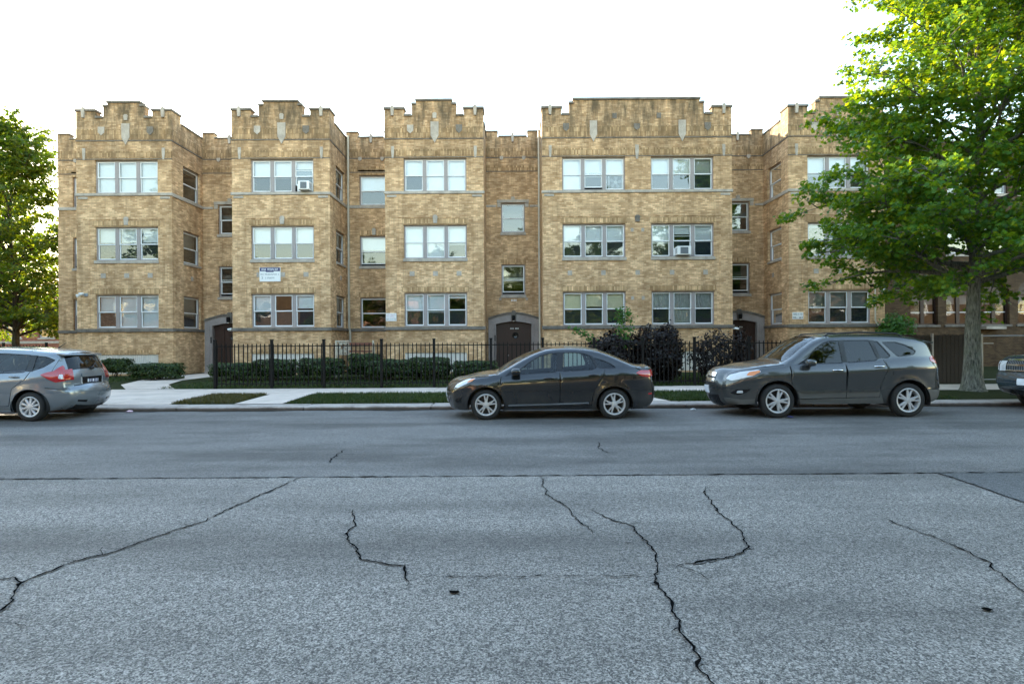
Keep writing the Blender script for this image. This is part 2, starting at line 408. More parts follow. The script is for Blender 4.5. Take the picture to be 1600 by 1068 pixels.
def soil_mat(name, a, b):
    m = NM(name); p = m.pos(); n = m.noise(p, 3, 7, .7); n2 = m.noise(p, 30, 4)
    c = m.ramp(m.math('ADD', m.math('MULTIPLY', n, .6), m.math('MULTIPLY', n2, .4)), [(.35, a), (.65, b)])
    m.bsdf(c, .95, 0, m.bump(n2, .7, .02), .1); return m.m
M['soil'] = soil_mat('trodden_soil', (.05, .045, .028), (.11, .095, .055))
M['gutter'] = soil_mat('gutter_strip', (.02, .017, .014), (.06, .052, .043))
M['turf'] = soil_mat('turf_floor', (.016, .022, .007), (.034, .04, .013))

KERB_Y, KH = 13.78, .10
SW0, SW1, PH = 16.65, 18.75, .145
def sheet(name, x0, x1, y0, y1, z, mat, parent=None, nx=1, ny=1, zf=None):
    b = MB(); vs = []
    for j in range(ny+1):
        for i in range(nx+1):
            x, y = x0+(x1-x0)*i/nx, y0+(y1-y0)*j/ny
            vs.append((x, y, zf(x, y) if zf else z))
    fs = [(j*(nx+1)+i, j*(nx+1)+i+1, (j+1)*(nx+1)+i+1, (j+1)*(nx+1)+i) for j in range(ny) for i in range(nx)]
    b.add(vs, fs); return b.build(name, mat, parent)
tag(sheet('ground', -700, 700, -700, 700, -.06, M['soil']), kind='structure')
JOINT_Y = G(800, 743.5).y
road = tag(sheet('road', -120, 120, -3.4, KERB_Y+.05, 0, M['asphalt_near']), kind='structure')
far_lane = sheet('far_lane_surface', -120, 120, JOINT_Y, KERB_Y+.04, .004, M['asphalt_far'], road)
b = MB()
pp = [G(1465, 738.7), G(1600, 785), Vector((60, 2.0, 0)), Vector((60, JOINT_Y-.02, 0))]
b.add([(p.x, min(p.y, JOINT_Y-.01), .005) for p in pp], [(0, 1, 2, 3)]); b.build('patch', M['asphalt_patch'], road)

# cracks: jagged ribbons following the lines in the surface
def Z1(pts): return [(x/2, 640+y/2) for x, y in pts]
def Z2(pts): return [(800+x/2, 640+y/2) for x, y in pts]
def crack(px, w0, w1, z=.009, jag=.03, taper=True, world=False, side=True):
    pts = [Vector(p) for p in px] if world else [G(x, y) for x, y in px]; dense = []
    for a, c in zip(pts, pts[1:]):
        n = max(2, int((c-a).length/.035))
        for i in range(n): dense.append(a.lerp(c, i/n))
    dense.append(pts[-1]); N = len(dense); L = []; Rr = []
    off = 0.
    for i, p in enumerate(dense):
        t = (dense[min(i+1, N-1)]-dense[max(0, i-1)]).normalized(); n_ = Vector((-t.y, t.x, 0))
        off = off*.75+random.uniform(-jag, jag)*.55
        e = min(1, 8*min(i, N-1-i)/N+.25) if taper else 1
        ww = random.uniform(w0, w1)*e*.5
        if random.random() < .10: ww *= 2.2
        if random.random() < .06: ww *= .3
        L.append(p+n_*(off+ww)); Rr.append(p+n_*(off-ww))
    b = MB(); vs = [(q.x, q.y, z) for q in L+Rr]
    b.add(vs, [(i, N+i, N+i+1, i+1) for i in range(N-1)])
    b.build('crack', M['crack'], road)
    if not side or w1 < .010: return
    eb = MB(); cw_ = [random.uniform(1.1, 2.5) for _ in range(N)]
    cw_ = [(cw_[max(0, i-2)]+cw_[max(0, i-1)]+cw_[i]+cw_[min(N-1, i+1)])/4 for i in range(N)]
    vs = []
    for s_, A, B in ((1, L, Rr), (-1, Rr, L)):
        for i in range(N): c_ = (A[i]+B[i])/2; q = c_+(A[i]-c_)*cw_[i]*random.uniform(.6, 1.3); vs.append((q.x, q.y, z-.002))
    eb.add(vs, [(i, N+i, N+i+1, i+1) for i in range(N-1)]); eb.build('crumbled_edge', M['crumble'], road)
    for i in range(4, N-4):
        if random.random() < .06:
            t = (dense[i+1]-dense[i-1]).normalized(); sg = random.choice((-1, 1)); d_ = (t*random.uniform(-.5, .9)+Vector((-t.y, t.x, 0))*sg).normalized(); ln = random.uniform(.06, .28)
            crack([dense[i], dense[i]+d_*ln*.5+Vector((random.uniform(-.02, .02), random.uniform(-.02, .02), 0)), dense[i]+d_*ln], w0*.35, w1*.4, z-.001, .02, True, True, False)
M['crumble'] = asphalt_mat('crumbled_asphalt', (.06, .058, .057), (.17, .162, .156), 125, .3, False)
crack(Z1([(940,212),(860,248),(740,302),(640,348),(480,402),(360,445),(240,475),(130,517),(80,545),(50,595),(0,640),(-120,760)]), .006, .016)
crack(Z1([(-60,540),(0,535),(40,528),(84,538)]), .006, .014)
crack(Z1([(1103,312),(1104,360),(1083,402),(1105,440),(1130,470),(1200,487),(1262,490),(1275,530),(1275,552)]), .006, .017)
crack(Z1([(1278,538),(1320,522),(1440,526),(1600,518),(1930,523),(2040,520)]), .003, .008)
crack(Z2([(98,208),(100,245),(110,265),(150,288),(200,345),(255,388)]), .005, .013)
crack(Z2([(240,310),(320,350),(385,365),(410,400),(440,440),(465,480),(445,515),(470,575),(520,650),(545,710),(580,780),(582,805),(640,880),(700,980)]), .007, .017)
crack(Z2([(468,482),(515,490),(580,478),(700,460),(735,432),(715,385),(675,345),(600,265),(605,243)]), .006, .014)
crack(Z2([(735,432),(800,455),(860,468)]), .002, .006)
crack(Z2([(1160,340),(1260,378),(1340,405),(1410,435),(1490,475),(1500,500),(1600,565),(1720,640)]), .004, .012)
crack(Z1([(1080,125),(1035,155),(1032,168)]), .006, .016)
crack(Z2([(268,100),(270,120),(300,135)]), .005, .014)
crack(Z1([(750,745),(795,746),(842,745)]), .002, .005)
crack(Z2([(95,748),(145,748)]), .002, .005); crack(Z2([(245,749),(318,748)]), .002, .005)
crack([(1465, 738.7), (1500, 750.5), (1560, 771.3), (1600, 785), (1680, 812)], .008, .02, jag=.012, taper=False)
b = MB()
JN = 900
jx = [-40+80*i/JN for i in range(JN+1)]
jo = [random.uniform(-.012, .012) for _ in jx]; jw = [max(.001, random.gauss(.007, .006)) for _ in jx]
b.add([(x, JOINT_Y+o+w_, .010) for x, o, w_ in zip(jx, jo, jw)]+[(x, JOINT_Y+o-w_, .010) for x, o, w_ in zip(jx, jo, jw)],
      [(i, JN+1+i, JN+2+i, i+1) for i in range(JN)])
b.build('crack', M['crack'], road)
# dark strip with a ragged edge along the gutter
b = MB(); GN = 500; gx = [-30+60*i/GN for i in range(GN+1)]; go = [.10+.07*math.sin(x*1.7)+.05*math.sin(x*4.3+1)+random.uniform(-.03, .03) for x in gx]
b.add([(x, KERB_Y+.02, .009) for x in gx]+[(x, KERB_Y-max(.02, o), .009) for x, o in zip(gx, go)], [(i+1, i, GN+1+i, GN+2+i) for i in range(GN)]); b.build('gutter_strip', M['gutter'], road)
for px, py, r in ((709, 926, .03), (1542, 953, .026)):                # small holes in the surface
    c = G(px, py); b = MB()
    vs = [(c.x+r*random.uniform(.7, 1.2)*1.2*math.cos(a), c.y+r*random.uniform(.6, 1.1)*math.sin(a), .010) for a in [k*math.pi/6 for k in range(12)]]
    b.add(vs, [tuple(range(12))]); b.build('pothole', M['crack'], road)

# kerb stones, each its own piece
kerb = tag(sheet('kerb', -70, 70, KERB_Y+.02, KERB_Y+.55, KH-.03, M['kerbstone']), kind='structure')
x = -66.0; i = 0
while x < 66:
    l = 3.05
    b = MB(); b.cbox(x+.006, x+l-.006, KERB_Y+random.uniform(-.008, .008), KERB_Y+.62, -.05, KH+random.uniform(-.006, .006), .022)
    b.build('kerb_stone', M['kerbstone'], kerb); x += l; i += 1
# pavement slabs
pav = tag(sheet('pavement', -70, 70, SW0-.02, SW1+.02, PH-.03, M['soil']), kind='structure')
x = -48.0
while x < 48:
    l = 1.52
    b = MB(); h = PH+random.uniform(-.006, .006)
    b.cbox(x+.007, x+l-.007, SW0, SW1, PH-.10, h, .008); b.build('slab', M['concrete'], pav); x += l
def vz(y): return KH+(PH-KH)*(y-KERB_Y-.6)/(SW0-KERB_Y-.6)
def vprism(name, x0, x1, mat, parent=None, x0b=None, x1b=None, lift=0.):
    y0, y1 = KERB_Y+.60, SW0+.005
    b = MB(); b.add([(x0, y0, vz(y0)+lift), (x1, y0, vz(y0)+lift), (x1b if x1b is not None else x1, y1, vz(y1)+lift), (x0b if x0b is not None else x0, y1, vz(y1)+lift)], [(0,1,2,3)])
    return b.build(name, mat, parent)
verge = tag(vprism('verge', -70, 70, M['turf']), kind='structure')
cw = tag(sheet('carriage_walk', -16.2, -8.55, KERB_Y+.605, SW0-.005, 0, M['concrete'], zf=lambda x, y: vz(y)-.002), kind='structure')
x = -16.15
while x < -8.9:
    for (ya, yb_) in ((KERB_Y+.61, 15.5), (15.5, SW0-.006)):
        b = MB(); b.cbox(x+.008, x+1.5, ya+.006, yb_-.006, -.06, .02+random.uniform(-.005, .005), .008, T=lambda X, Y, Z: (X, Y, vz(Y)+Z)); b.build('slab', M['concrete'], cw)
    x += 1.513
b = MB(); y0, y1 = KERB_Y+.605, SW0-.005
b.add([(-6.95, y0, vz(y0)+.012), (-5.75, y0, vz(y0)+.012), (-5.75, y1, vz(y1)+.012), (-6.95, y1, vz(y1)+.012)], [(0,1,2,3)])
tag(b.build('crossing_path', M['concrete']), kind='structure')
b = MB(); b.add([(3.05, y0, vz(y0)+.012), (3.95, y0, vz(y0)+.012), (3.6, y1-1.2, vz(y1-1.2)+.012), (3.0, y1-1.2, vz(y1-1.2)+.012)], [(0,1,2,3)])
tag(b.build('crossing_path', M['concrete']), kind='structure')
# front yards behind the pavement
YARD = lambda y: PH+(.06)*min(1, max(0, (y-SW1)/5.0))
tag(sheet('front_yard', -70, 70, SW1+.015, 70, 0, M['turf'], nx=1, ny=40, zf=lambda x, y: YARD(y)-.006), kind='structure')
b = MB()
wk = [(-12.6, SW1+.02), (-11.0, SW1+.02), (-12.3, 20.6), (-12.9, 22.5), (-13.0, 28.5), (-14.85, 28.5), (-14.75, 23), (-14.0, 20.6)]
b.add([(p[0], p[1], YARD(p[1])+.008) for p in wk], [(0,1,2,3,4,5,6,7)])
tag(b.build('door_path', M['concrete']), kind='structure')
for xc in (.08, 11.25):
    b = MB(); ys = [SW1+.02+(28.5-SW1)*i/8 for i in range(9)]
    b.add([(xc-.75, y, YARD(y)+.008) for y in ys]+[(xc+.75, y, YARD(y)+.008) for y in ys], [(i, 9+i, 10+i, i+1) for i in range(8)])
    tag(b.build('door_path', M['concrete']), kind='structure')
# far pavement behind the camera (mirrored in the glass)
tag(sheet('opposite_pavement', -70, 70, -9.0, -3.4, .12, M['concrete']), kind='structure')

def blades(name, n, xr, yr, zf, mat, h=(.04, .10), keep=None, clump=2.0):
    rng = np.random.default_rng(len(name)+n)
    x = rng.uniform(*xr, n); y = rng.uniform(*yr, n)
    if keep is not None:
        k = keep(x, y, rng); x, y = x[k], y[k]
    n = len(x); hh = rng.uniform(*h, n); a = rng.uniform(0, 2*np.pi, n); lean = rng.uniform(0, .7, n); wd = rng.uniform(.006, .012, n)
    z = np.array([zf(v) for v in y]); V = np.empty((n, 3, 3))
    dx, dy = np.cos(a), np.sin(a)
    V[:, 0] = np.stack([x-dy*wd, y+dx*wd, z], 1); V[:, 1] = np.stack([x+dy*wd, y-dx*wd, z], 1)
    V[:, 2] = np.stack([x+dx*hh*lean, y+dy*hh*lean, z+hh], 1)
    me = bpy.data.meshes.new(name); me.vertices.add(3*n); me.vertices.foreach_set('co', V.ravel())
    me.loops.add(3*n); me.loops.foreach_set('vertex_index', np.arange(3*n)); me.polygons.add(n)
    me.polygons.foreach_set('loop_start', np.arange(0, 3*n, 3)); me.materials.append(mat); me.update(); me.validate()
    return tag(link(name, me), kind='stuff')
def vkeep(x, y, rng):
    f = np.sin(x*1.3+y*.7)*np.cos(x*.37-y*2.1)
    edge = np.minimum(y-KERB_Y-.6, SW0-y)
    out = (((x > -7.05) & (x < -5.65)) | ((x > 2.95) & (x < 3.95) & (y < SW0-1.0)))
    return (~out) & (rng.random(len(x)) < np.clip(.75+.35*f, .25, 1)*np.clip(edge/.15+.25, 0, 1))
o = blades('verge_grass', 90000, (-6.4, 11.2), (KERB_Y+.58, SW0+.06), vz, M['grass'], keep=vkeep); o['label'] = 'short green grass on the verge between kerb and pavement'; o['category'] = 'grass'
o = blades('dry_verge_grass', 9000, (-8.6, -6.9), (KERB_Y+.75, SW0-.1), vz, M['dry_grass'], keep=vkeep); o['label'] = 'small dry yellowish patch of grass on the verge'; o['category'] = 'grass'
def ykeep(x, y, rng):
    f = np.sin(x*.9+y*.5)*np.cos(x*.31-y*1.4)
    out = ((x > -15.0) & (x < -11.6)) | ((abs(x-.08) < .8)) | (abs(x-11.25) < .8) | ((y > 25.85) & (x < -15.2) & (x > -19.7))
    return (~out) & (rng.random(len(x)) < np.clip(.7+.4*f, .2, 1))
o = blades('lawn_grass', 90000, (-19, 14), (SW1+.05, 24.5), YARD, M['grass'], keep=ykeep); o['label'] = 'lawn of short grass behind the black iron fence'; o['category'] = 'grass'
# ------------------------------------------------------------------ the apartment building
YF, YB, ZB, ROOF = 26.0, 28.6, .10, 11.3
def T_front(yw): return lambda u, d, v: (u, yw+d, v)
def T_right(xw): return lambda u, d, v: (xw-d, u, v)                # wall facing +X, u runs along +Y
def T_left(xw): return lambda u, d, v: (xw+d, u, v)                 # wall facing -X
def wall(name, parent, T, u0, u1, v0, v1, holes, mat, flip=False, depth=.22):
    us = sorted({u0, u1, *[h[0] for h in holes], *[h[1] for h in holes]}); vs_ = sorted({v0, v1, *[h[2] for h in holes], *[h[3] for h in holes]})
    b = MB()
    for a, c in zip(us, us[1:]):
        for e, f in zip(vs_, vs_[1:]):
            m = ((a+c)/2, (e+f)/2)
            if any(h[0] < m[0] < h[1] and h[2] < m[1] < h[3] for h in holes): continue
            q = [T(a, 0, e), T(c, 0, e), T(c, 0, f), T(a, 0, f)]
            b.add(q, [(0,1,2,3) if not flip else (3,2,1,0)])
    for h in holes:
        a, c, e, f = h
        for (p, q) in (((a, e), (a, f)), ((c, e), (c, f)), ((a, f), (c, f)), ((a, e), (c, e))):
            b.add([T(p[0], 0, p[1]), T(q[0], 0, q[1]), T(q[0], depth, q[1]), T(p[0], depth, p[1])], [(0,1,2,3)])
    return b.build(name, mat, parent)

RB = random.Random(5)
def window(parent, T, u0, u1, v0, v1, units, cover, sill=None, screen=True, set_in=.10, frame=.055, mull=.16, blindmats=None, open_=None):
    """frame > sash, pane, blind, sill; u0..u1 x v0..v1 is the opening"""
    fr = MB(); d0, d1 = set_in, set_in+.12
    fr.box(u0, u1, d0, d1, v0, v0+frame, T=T); fr.box(u0, u1, d0, d1, v1-frame*1.15, v1, T=T)
    fr.box(u0, u0+frame, d0, d1, v0+frame, v1-frame*1.15, T=T); fr.box(u1-frame, u1, d0, d1, v0+frame, v1-frame*1.15, T=T)
    iw = (u1-u0-2*frame-(units-1)*mull)/units; spans = []
    for k in range(units):
        a = u0+frame+k*(iw+mull); spans.append((a, a+iw))
        if k < units-1: fr.box(a+iw, a+iw+mull, d0-.012, d1, v0+frame, v1-frame*1.15, T=T)
    win = fr.build('window', M['taupe'], parent)
    va, vb = v0+frame, v1-frame*1.15; vm = va+(vb-va)*.49
    for k, (a, c) in enumerate(spans):
        s = .042
        lift = (open_ or {}).get(k, 0)
        for which in ('upper', 'lower'):
            e, f = (vm-.02, vb) if which == 'upper' else (va+lift, vm+.02+lift)
            dd0 = d0+.02 if which == 'upper' else d0+.055
            b = MB()
            b.box(a, c, dd0, dd0+.035, e, e+s*1.1, T=T); b.box(a, c, dd0, dd0+.035, f-s, f, T=T)
            b.box(a, a+s, dd0, dd0+.035, e+s*1.1, f-s, T=T); b.box(c-s, c, dd0, dd0+.035, e+s*1.1, f-s, T=T)
            b.build('sash', M['sash'], win)
            b = MB(); q = [T(a+s*.5, dd0+.018, e+s*.5), T(c-s*.5, dd0+.018, e+s*.5), T(c-s*.5, dd0+.018, f-s*.5), T(a+s*.5, dd0+.018, f-s*.5)]
            b.add(q, [(0,1,2,3)]); b.build('pane', M['screened'] if which == 'lower' and screen and (cover[k] if hasattr(cover, '__len__') else cover) < .9 else M['pane'], win)
        cv = cover[k] if hasattr(cover, '__len__') else cover
        if 0 < cv < .9: cv = max(.08, cv+RB.choice((0, 0, -.04, .03, .07, -.09)))
        if cv > 0:
            bm_ = (blindmats or {}).get(k, M['blind']); bot = vb-(vb-va)*cv
            b = MB(); n = 26 if bm_ is M['curtain'] else 1
            for i in range(n):
                p, q = a+.01+(c-a-.02)*i/n, a+.01+(c-a-.02)*(i+1)/n
                wv = lambda i: .02*math.sin(i*1.9) if n > 1 else 0
                b.add([T(p, d0+.16+wv(i), bot), T(q, d0+.16+wv(i+1), bot), T(q, d0+.16+wv(i+1), vb), T(p, d0+.16+wv(i), vb)], [(0,1,2,3)])
            if n == 1: b.box(a+.01, c-.01, d0+.148, d0+.172, bot-.022, bot, T=T)
            b.build('blind', bm_, win)
    if sill:
        b = MB(); b.cbox(u0-sill[0], u1+sill[0], -.05, d0+.02, v0-sill[1], v0, .008, T=T); b.build('sill', M['stone'], win)
    return win

apt = empty('apartment_building', (-2.8, 26, 0), 'three storey yellow brick apartment building with stepped crenellated parapets', 'building')
FL = [(2.33, 3.86), (5.40, 6.92), (8.43, 9.93)]
BAYS = [(-19.62, -15.31), (-12.60, -8.18), (-5.69, -1.24), (1.42, 9.97), (12.53, 16.84)]
TRI = {0: [P(148, 300, YF).x], 1: [P(391.5, 300, YF).x], 2: [P(630.5, 300, YF).x], 3: [P(878.5, 300, YF).x, P(1017, 300, YF).x], 4: [P(1263, 480, YF).x]}
TW = 98.5*YF/FPX
B_, BG, BC, CU = M['blind'], M['blind_grey'], M['blind_cream'], M['curtain']
COVER = {  # (bay, trio, floor): (cover of each unit, {unit: blind material})
 (0,0,2): ((1, 1, 1), {}), (0,0,1): ((.52, .52, .52), {}), (0,0,0): ((.5, 1, 1), {1: B_}),
 (1,0,2): ((.5, .5, .24), {}), (1,0,1): ((.5, .5, .5), {}), (1,0,0): ((.5, 0, .5), {}),
 (2,0,2): ((.5, 1, 1), {}), (2,0,1): ((1, 1, .5), {}), (2,0,0): ((.5, .5, .12), {}),
 (3,0,2): ((1, .52, .5), {}), (3,0,1): ((.52, .52, .52), {}), (3,0,0): ((.5, .5, .5), {0: BC, 1: BC, 2: BC}),
 (3,1,2): ((.5, .5, .5), {2: BG}), (3,1,1): ((.5, .2, .5), {}), (3,1,0): ((.52, .95, .52), {0: CU, 1: CU, 2: CU}),
 (4,0,2): ((.5, .5, .5), {}), (4,0,1): ((.1, .5, .2), {}), (4,0,0): ((.5, .5, .5), {0: BG, 1: BG, 2: BG})}
OPEN = {(3,0,2): {1: .10}, (3,1,1): {1: .22}, (1,0,2): {2: .28}}
def band(parent, name, T, u0, u1, v0, v1, proud, mat, d1=.05):
    b = MB(); b.cbox(u0, u1, -proud, d1, v0, v1, min(.012, proud*.45), T=T); return b.build(name, mat, parent)
def block(parent, name, T, uc, v0, v1, w_, proud, mat, shape='box'):
    b = MB(); h = v1-v0
    if shape == 'shield': poly = [(uc-w_/2, v0+h*.35), (uc, v0), (uc+w_/2, v0+h*.35), (uc+w_/2, v1), (uc-w_/2, v1)]
    elif shape == 'key': poly = [(uc-w_*.38, v0), (uc+w_*.38, v0), (uc+w_/2, v1-h*.2), (uc+w_*.25, v1), (uc-w_*.25, v1), (uc-w_/2, v1-h*.2)]
    elif shape == 'drop': poly = [(uc-w_*.3, v0), (uc+w_*.3, v0), (uc+w_*.5, v0+h*.55), (uc+w_*.5, v1), (uc-w_*.5, v1), (uc-w_*.5, v0+h*.55)]
    else: poly = [(uc-w_/2, v0), (uc+w_/2, v0), (uc+w_/2, v1), (uc-w_/2, v1)]
    b.prism(poly, -proud, .02, T=T); return b.build(name, mat, parent)

for bi, (x0, x1) in enumerate(BAYS):
    T = T_front(YF); holes = []
    for tx in TRI[bi]:
        for (a, c) in FL: holes.append((tx, tx+TW, a, c))
        holes.append((tx+.02, tx+TW-.02, .28, 1.15))
    wall('wall', apt, T, x0, x1, ZB, 11.0, holes, M['brick'])
    # side walls of the bay
    sideR = [(26.9, 28.35, a, c) for a, c in FL] if bi in (0, 1) else []
    sideL = [(26.72, 28.12, a, c) for a, c in FL] if bi == 4 else []
    wall('wall', apt, T_right(x1), YF, YB if bi < 4 else 40, ZB, 11.0, sideR, M['brick'], True)
    wall('wall', apt, T_left(x0), YF, YB, ZB, 11.0, sideL, M['brick'])
    for hs, TT in ((sideR, T_right(x1)), (sideL, T_left(x0))):
        for fi, h in enumerate(hs):
            cv = {0: .5, 1: .5, 2: .15}[fi] if bi != 4 else (.0, .5, .5)[fi]
            window(apt, TT, *h, 1, (cv,), sill=(.02, .10) if fi == 1 else None, screen=False, blindmats={0: BG})
        if hs:
            band(apt, 'string_course', TT, YF+.001, YB, 8.27, 8.43, .055, M['stone']); band(apt, 'water_table', TT, YF+.001, YB, 2.19, 2.32, .075, M['stone_dark'])
            band(apt, 'string_course', TT, YF+.001, YB, 10.76, 10.82, .03, M['stone_dark'])
            band(apt, 'soldier_course', TT, YF+.001, YB, 10.84, 11.32, .014, M['soldier'])
            block(apt, 'stone_block', TT, 27.6, 4.62, 4.83, .2, .015, M['stone'])
    cx = (x0+x1)/2
    # bands of the front
    band(apt, 'string_course', T, x0-.045, x1+.045, 8.305, 8.43, .055, M['stone'])
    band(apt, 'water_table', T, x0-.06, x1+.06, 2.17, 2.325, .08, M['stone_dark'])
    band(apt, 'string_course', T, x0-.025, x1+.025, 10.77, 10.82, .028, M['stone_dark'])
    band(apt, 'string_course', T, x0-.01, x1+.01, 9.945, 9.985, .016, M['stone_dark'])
    band(apt, 'soldier_course', T, x0, x1, 10.83, 11.33, .014, M['soldier'])
    band(apt, 'soldier_course', T, x0, x1, 10.01, 10.33, .014, M['soldier'])
    for e in (x0+.36, x1-.36): block(apt, 'drop_stone', T, e, 9.93, 10.46, .13, .035, M['stone'], 'drop')
    for e in (x0+.30, x1-.30): band(apt, 'corbel_block', T, e-.22, e+.22, 8.16, 8.27, .035, M['stone'])
    for ti, tx in enumerate(TRI[bi]):
        tc = tx+TW/2
        for fi, (a, c) in enumerate(FL):
            cv, bm_ = COVER[(bi, ti, fi)]
            window(apt, T, tx, tx+TW, a, c, 3, cv, sill=(.03, .14) if fi == 1 else None, blindmats=bm_, open_=OPEN.get((bi, ti, fi)))
        if bi != 3:
            block(apt, 'shield', T, tc, 10.60, 11.56, .36, .045, M['stone'], 'shield')
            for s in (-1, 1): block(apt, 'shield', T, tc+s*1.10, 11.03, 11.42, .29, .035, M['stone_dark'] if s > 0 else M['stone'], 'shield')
            block(apt, 'keystone', T, tc, 6.99, 7.36, .22, .05, M['stone'], 'key')
            for s in (-1.06, 0, 1.06): block(apt, 'stone_block', T, tc+s, 4.61, 4.82, .22, .012, M['stone'])
            block(apt, 'diamond', T, tc, 11.72, 11.98, .2, .03, M['stone'], 'key')
        else:
            block(apt, 'shield', T, tc, 10.60, 11.56, .33, .045, M['stone'], 'shield')
        band(apt, 'soldier_course', T, tx-.08, tx+TW+.08, 6.95, 7.20, .014, M['soldier'])
        band(apt, 'soldier_course', T, tx-.08, tx+TW+.08, 3.89, 4.13, .014, M['soldier'])
        # boarded basement window with upright corrugations
        b = MB(); n = 30
        for i in range(n):
            p = tx+.02+(TW-.04)*i/n; q = tx+.02+(TW-.04)*(i+.55)/n
            b.box(p, q, .03, .12, .28, 1.15, T=T)
        b.box(tx+.02, tx+TW-.02, .055, .13, .28, 1.15, T=T); b.build('basement_panel', M['panel'], apt)
        band(apt, 'soldier_course', T, tx-.06, tx+TW+.06, 1.16, 1.36, .013, M['soldier'])
    # raised brick border round the middle storeys
    l, r = TRI[bi][0]-.03, TRI[bi][-1]+TW+.03
    for u in (l-.24, r+.20): band(apt, 'brick_border', T, u, u+.045, 2.34, 7.24, .022, M['brick'])
    band(apt, 'brick_border', T, l-.24, r+.245, 7.24, 7.285, .022, M['brick'])
    if bi == 3:
        for u in (cx,): block(apt, 'shield', T, u, 11.12, 11.42, .28, .035, M['stone_dark'], 'shield')
        for u in (cx-1.0, cx+1.0): block(apt, 'stone_block', T, u, 11.66, 11.9, .2, .02, M['stone_dark'])
        for s in (x0+1.08, x1-1.08): block(apt, 'shield', T, s, 11.08, 11.45, .28, .035, M['stone_dark'], 'shield')
        block(apt, 'drop_stone', T, cx, 9.82, 10.46, .16, .035, M['stone'], 'drop')
        block(apt, 'keystone', T, cx, 6.99, 7.30, .24, .05, M['stone_dark'], 'key')
        for u in (-3.06, -1.55, 0, 1.55, 3.06): block(apt, 'stone_block', T, cx+u, 4.60, 4.81, .2, .012, M['stone'])
        for fz in (6.55, 3.48):
            for s in (-.24, .24): block(apt, 'stone_block', T, cx+s, fz, fz+.16, .13, .012, M['stone'])
    # parapet
    mer, low, sh, top = 12.13, 11.81, 12.33, 12.50
    mw, cr = .87, .36
    l1, l2, l3 = x0+mw, x0+mw+cr, x0+mw+cr+.2; r1, r2, r3 = x1-mw, x1-mw-cr, x1-mw-cr-.2
    prof = [(x0, 11.0), (x1, 11.0), (x1, mer), (r1, mer), (r1, low), (r2, low), (r2, sh), (r3, sh), (r3, top), (l3, top), (l3, sh), (l2, sh), (l2, low), (l1, low), (l1, mer), (x0, mer)]
    b = MB(); b.prism(prof, 0, .34, T=T); b.build('parapet', M['brick'], apt)
    cp = .10
    for (a, c, z_) in ((x0, l1, mer), (r1, x1, mer), (l1+.03, l2-.03, low), (r2+.03, r1-.03, low), (l2, l3-.03, sh), (r3+.03, r2, sh), (l3, r3, top)):
        ov = .045 if z_ in (mer, top) else .02
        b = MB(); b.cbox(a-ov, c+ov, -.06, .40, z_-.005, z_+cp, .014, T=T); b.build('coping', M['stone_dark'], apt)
    for e in (x0+.36, x1-.36):
        b = MB(); b.prism([(e-.05, mer-.30), (e+.05, mer-.30), (e+.075, mer+.02), (e+.075, mer+.10), (e, mer+.19), (e-.075, mer+.10), (e-.075, mer+.02)], -.095, .07, T=T); b.build('finial', M['stone'], apt)
    # side parapets
    for TT, vis in ((T_right(x1), True), (T_left(x0), True)):
        e0 = YF+.34; e1 = YB if not (bi == 4 and TT(0, 0, 0)[0] > 16) else 40
        b = MB(); b.box(e0, e1, .0, .30, 11.0, low-.04, T=TT); b.build('parapet', M['brick'], apt)
        b = MB(); b.cbox(e0+.44, e1, -.045, .34, low-.045, low+.03, .012, T=TT); b.build('coping', M['stone_dark'], apt)
        b = MB(); b.box(e0, e0+.40, .0, .30, low-.04, mer-.003, T=TT); b.build('parapet', M['brick'], apt)
        b = MB(); b.cbox(e0+.068, e0+.44, -.045, .34, mer-.006, mer+cp-.003, .012, T=TT); b.build('coping', M['stone_dark'], apt)

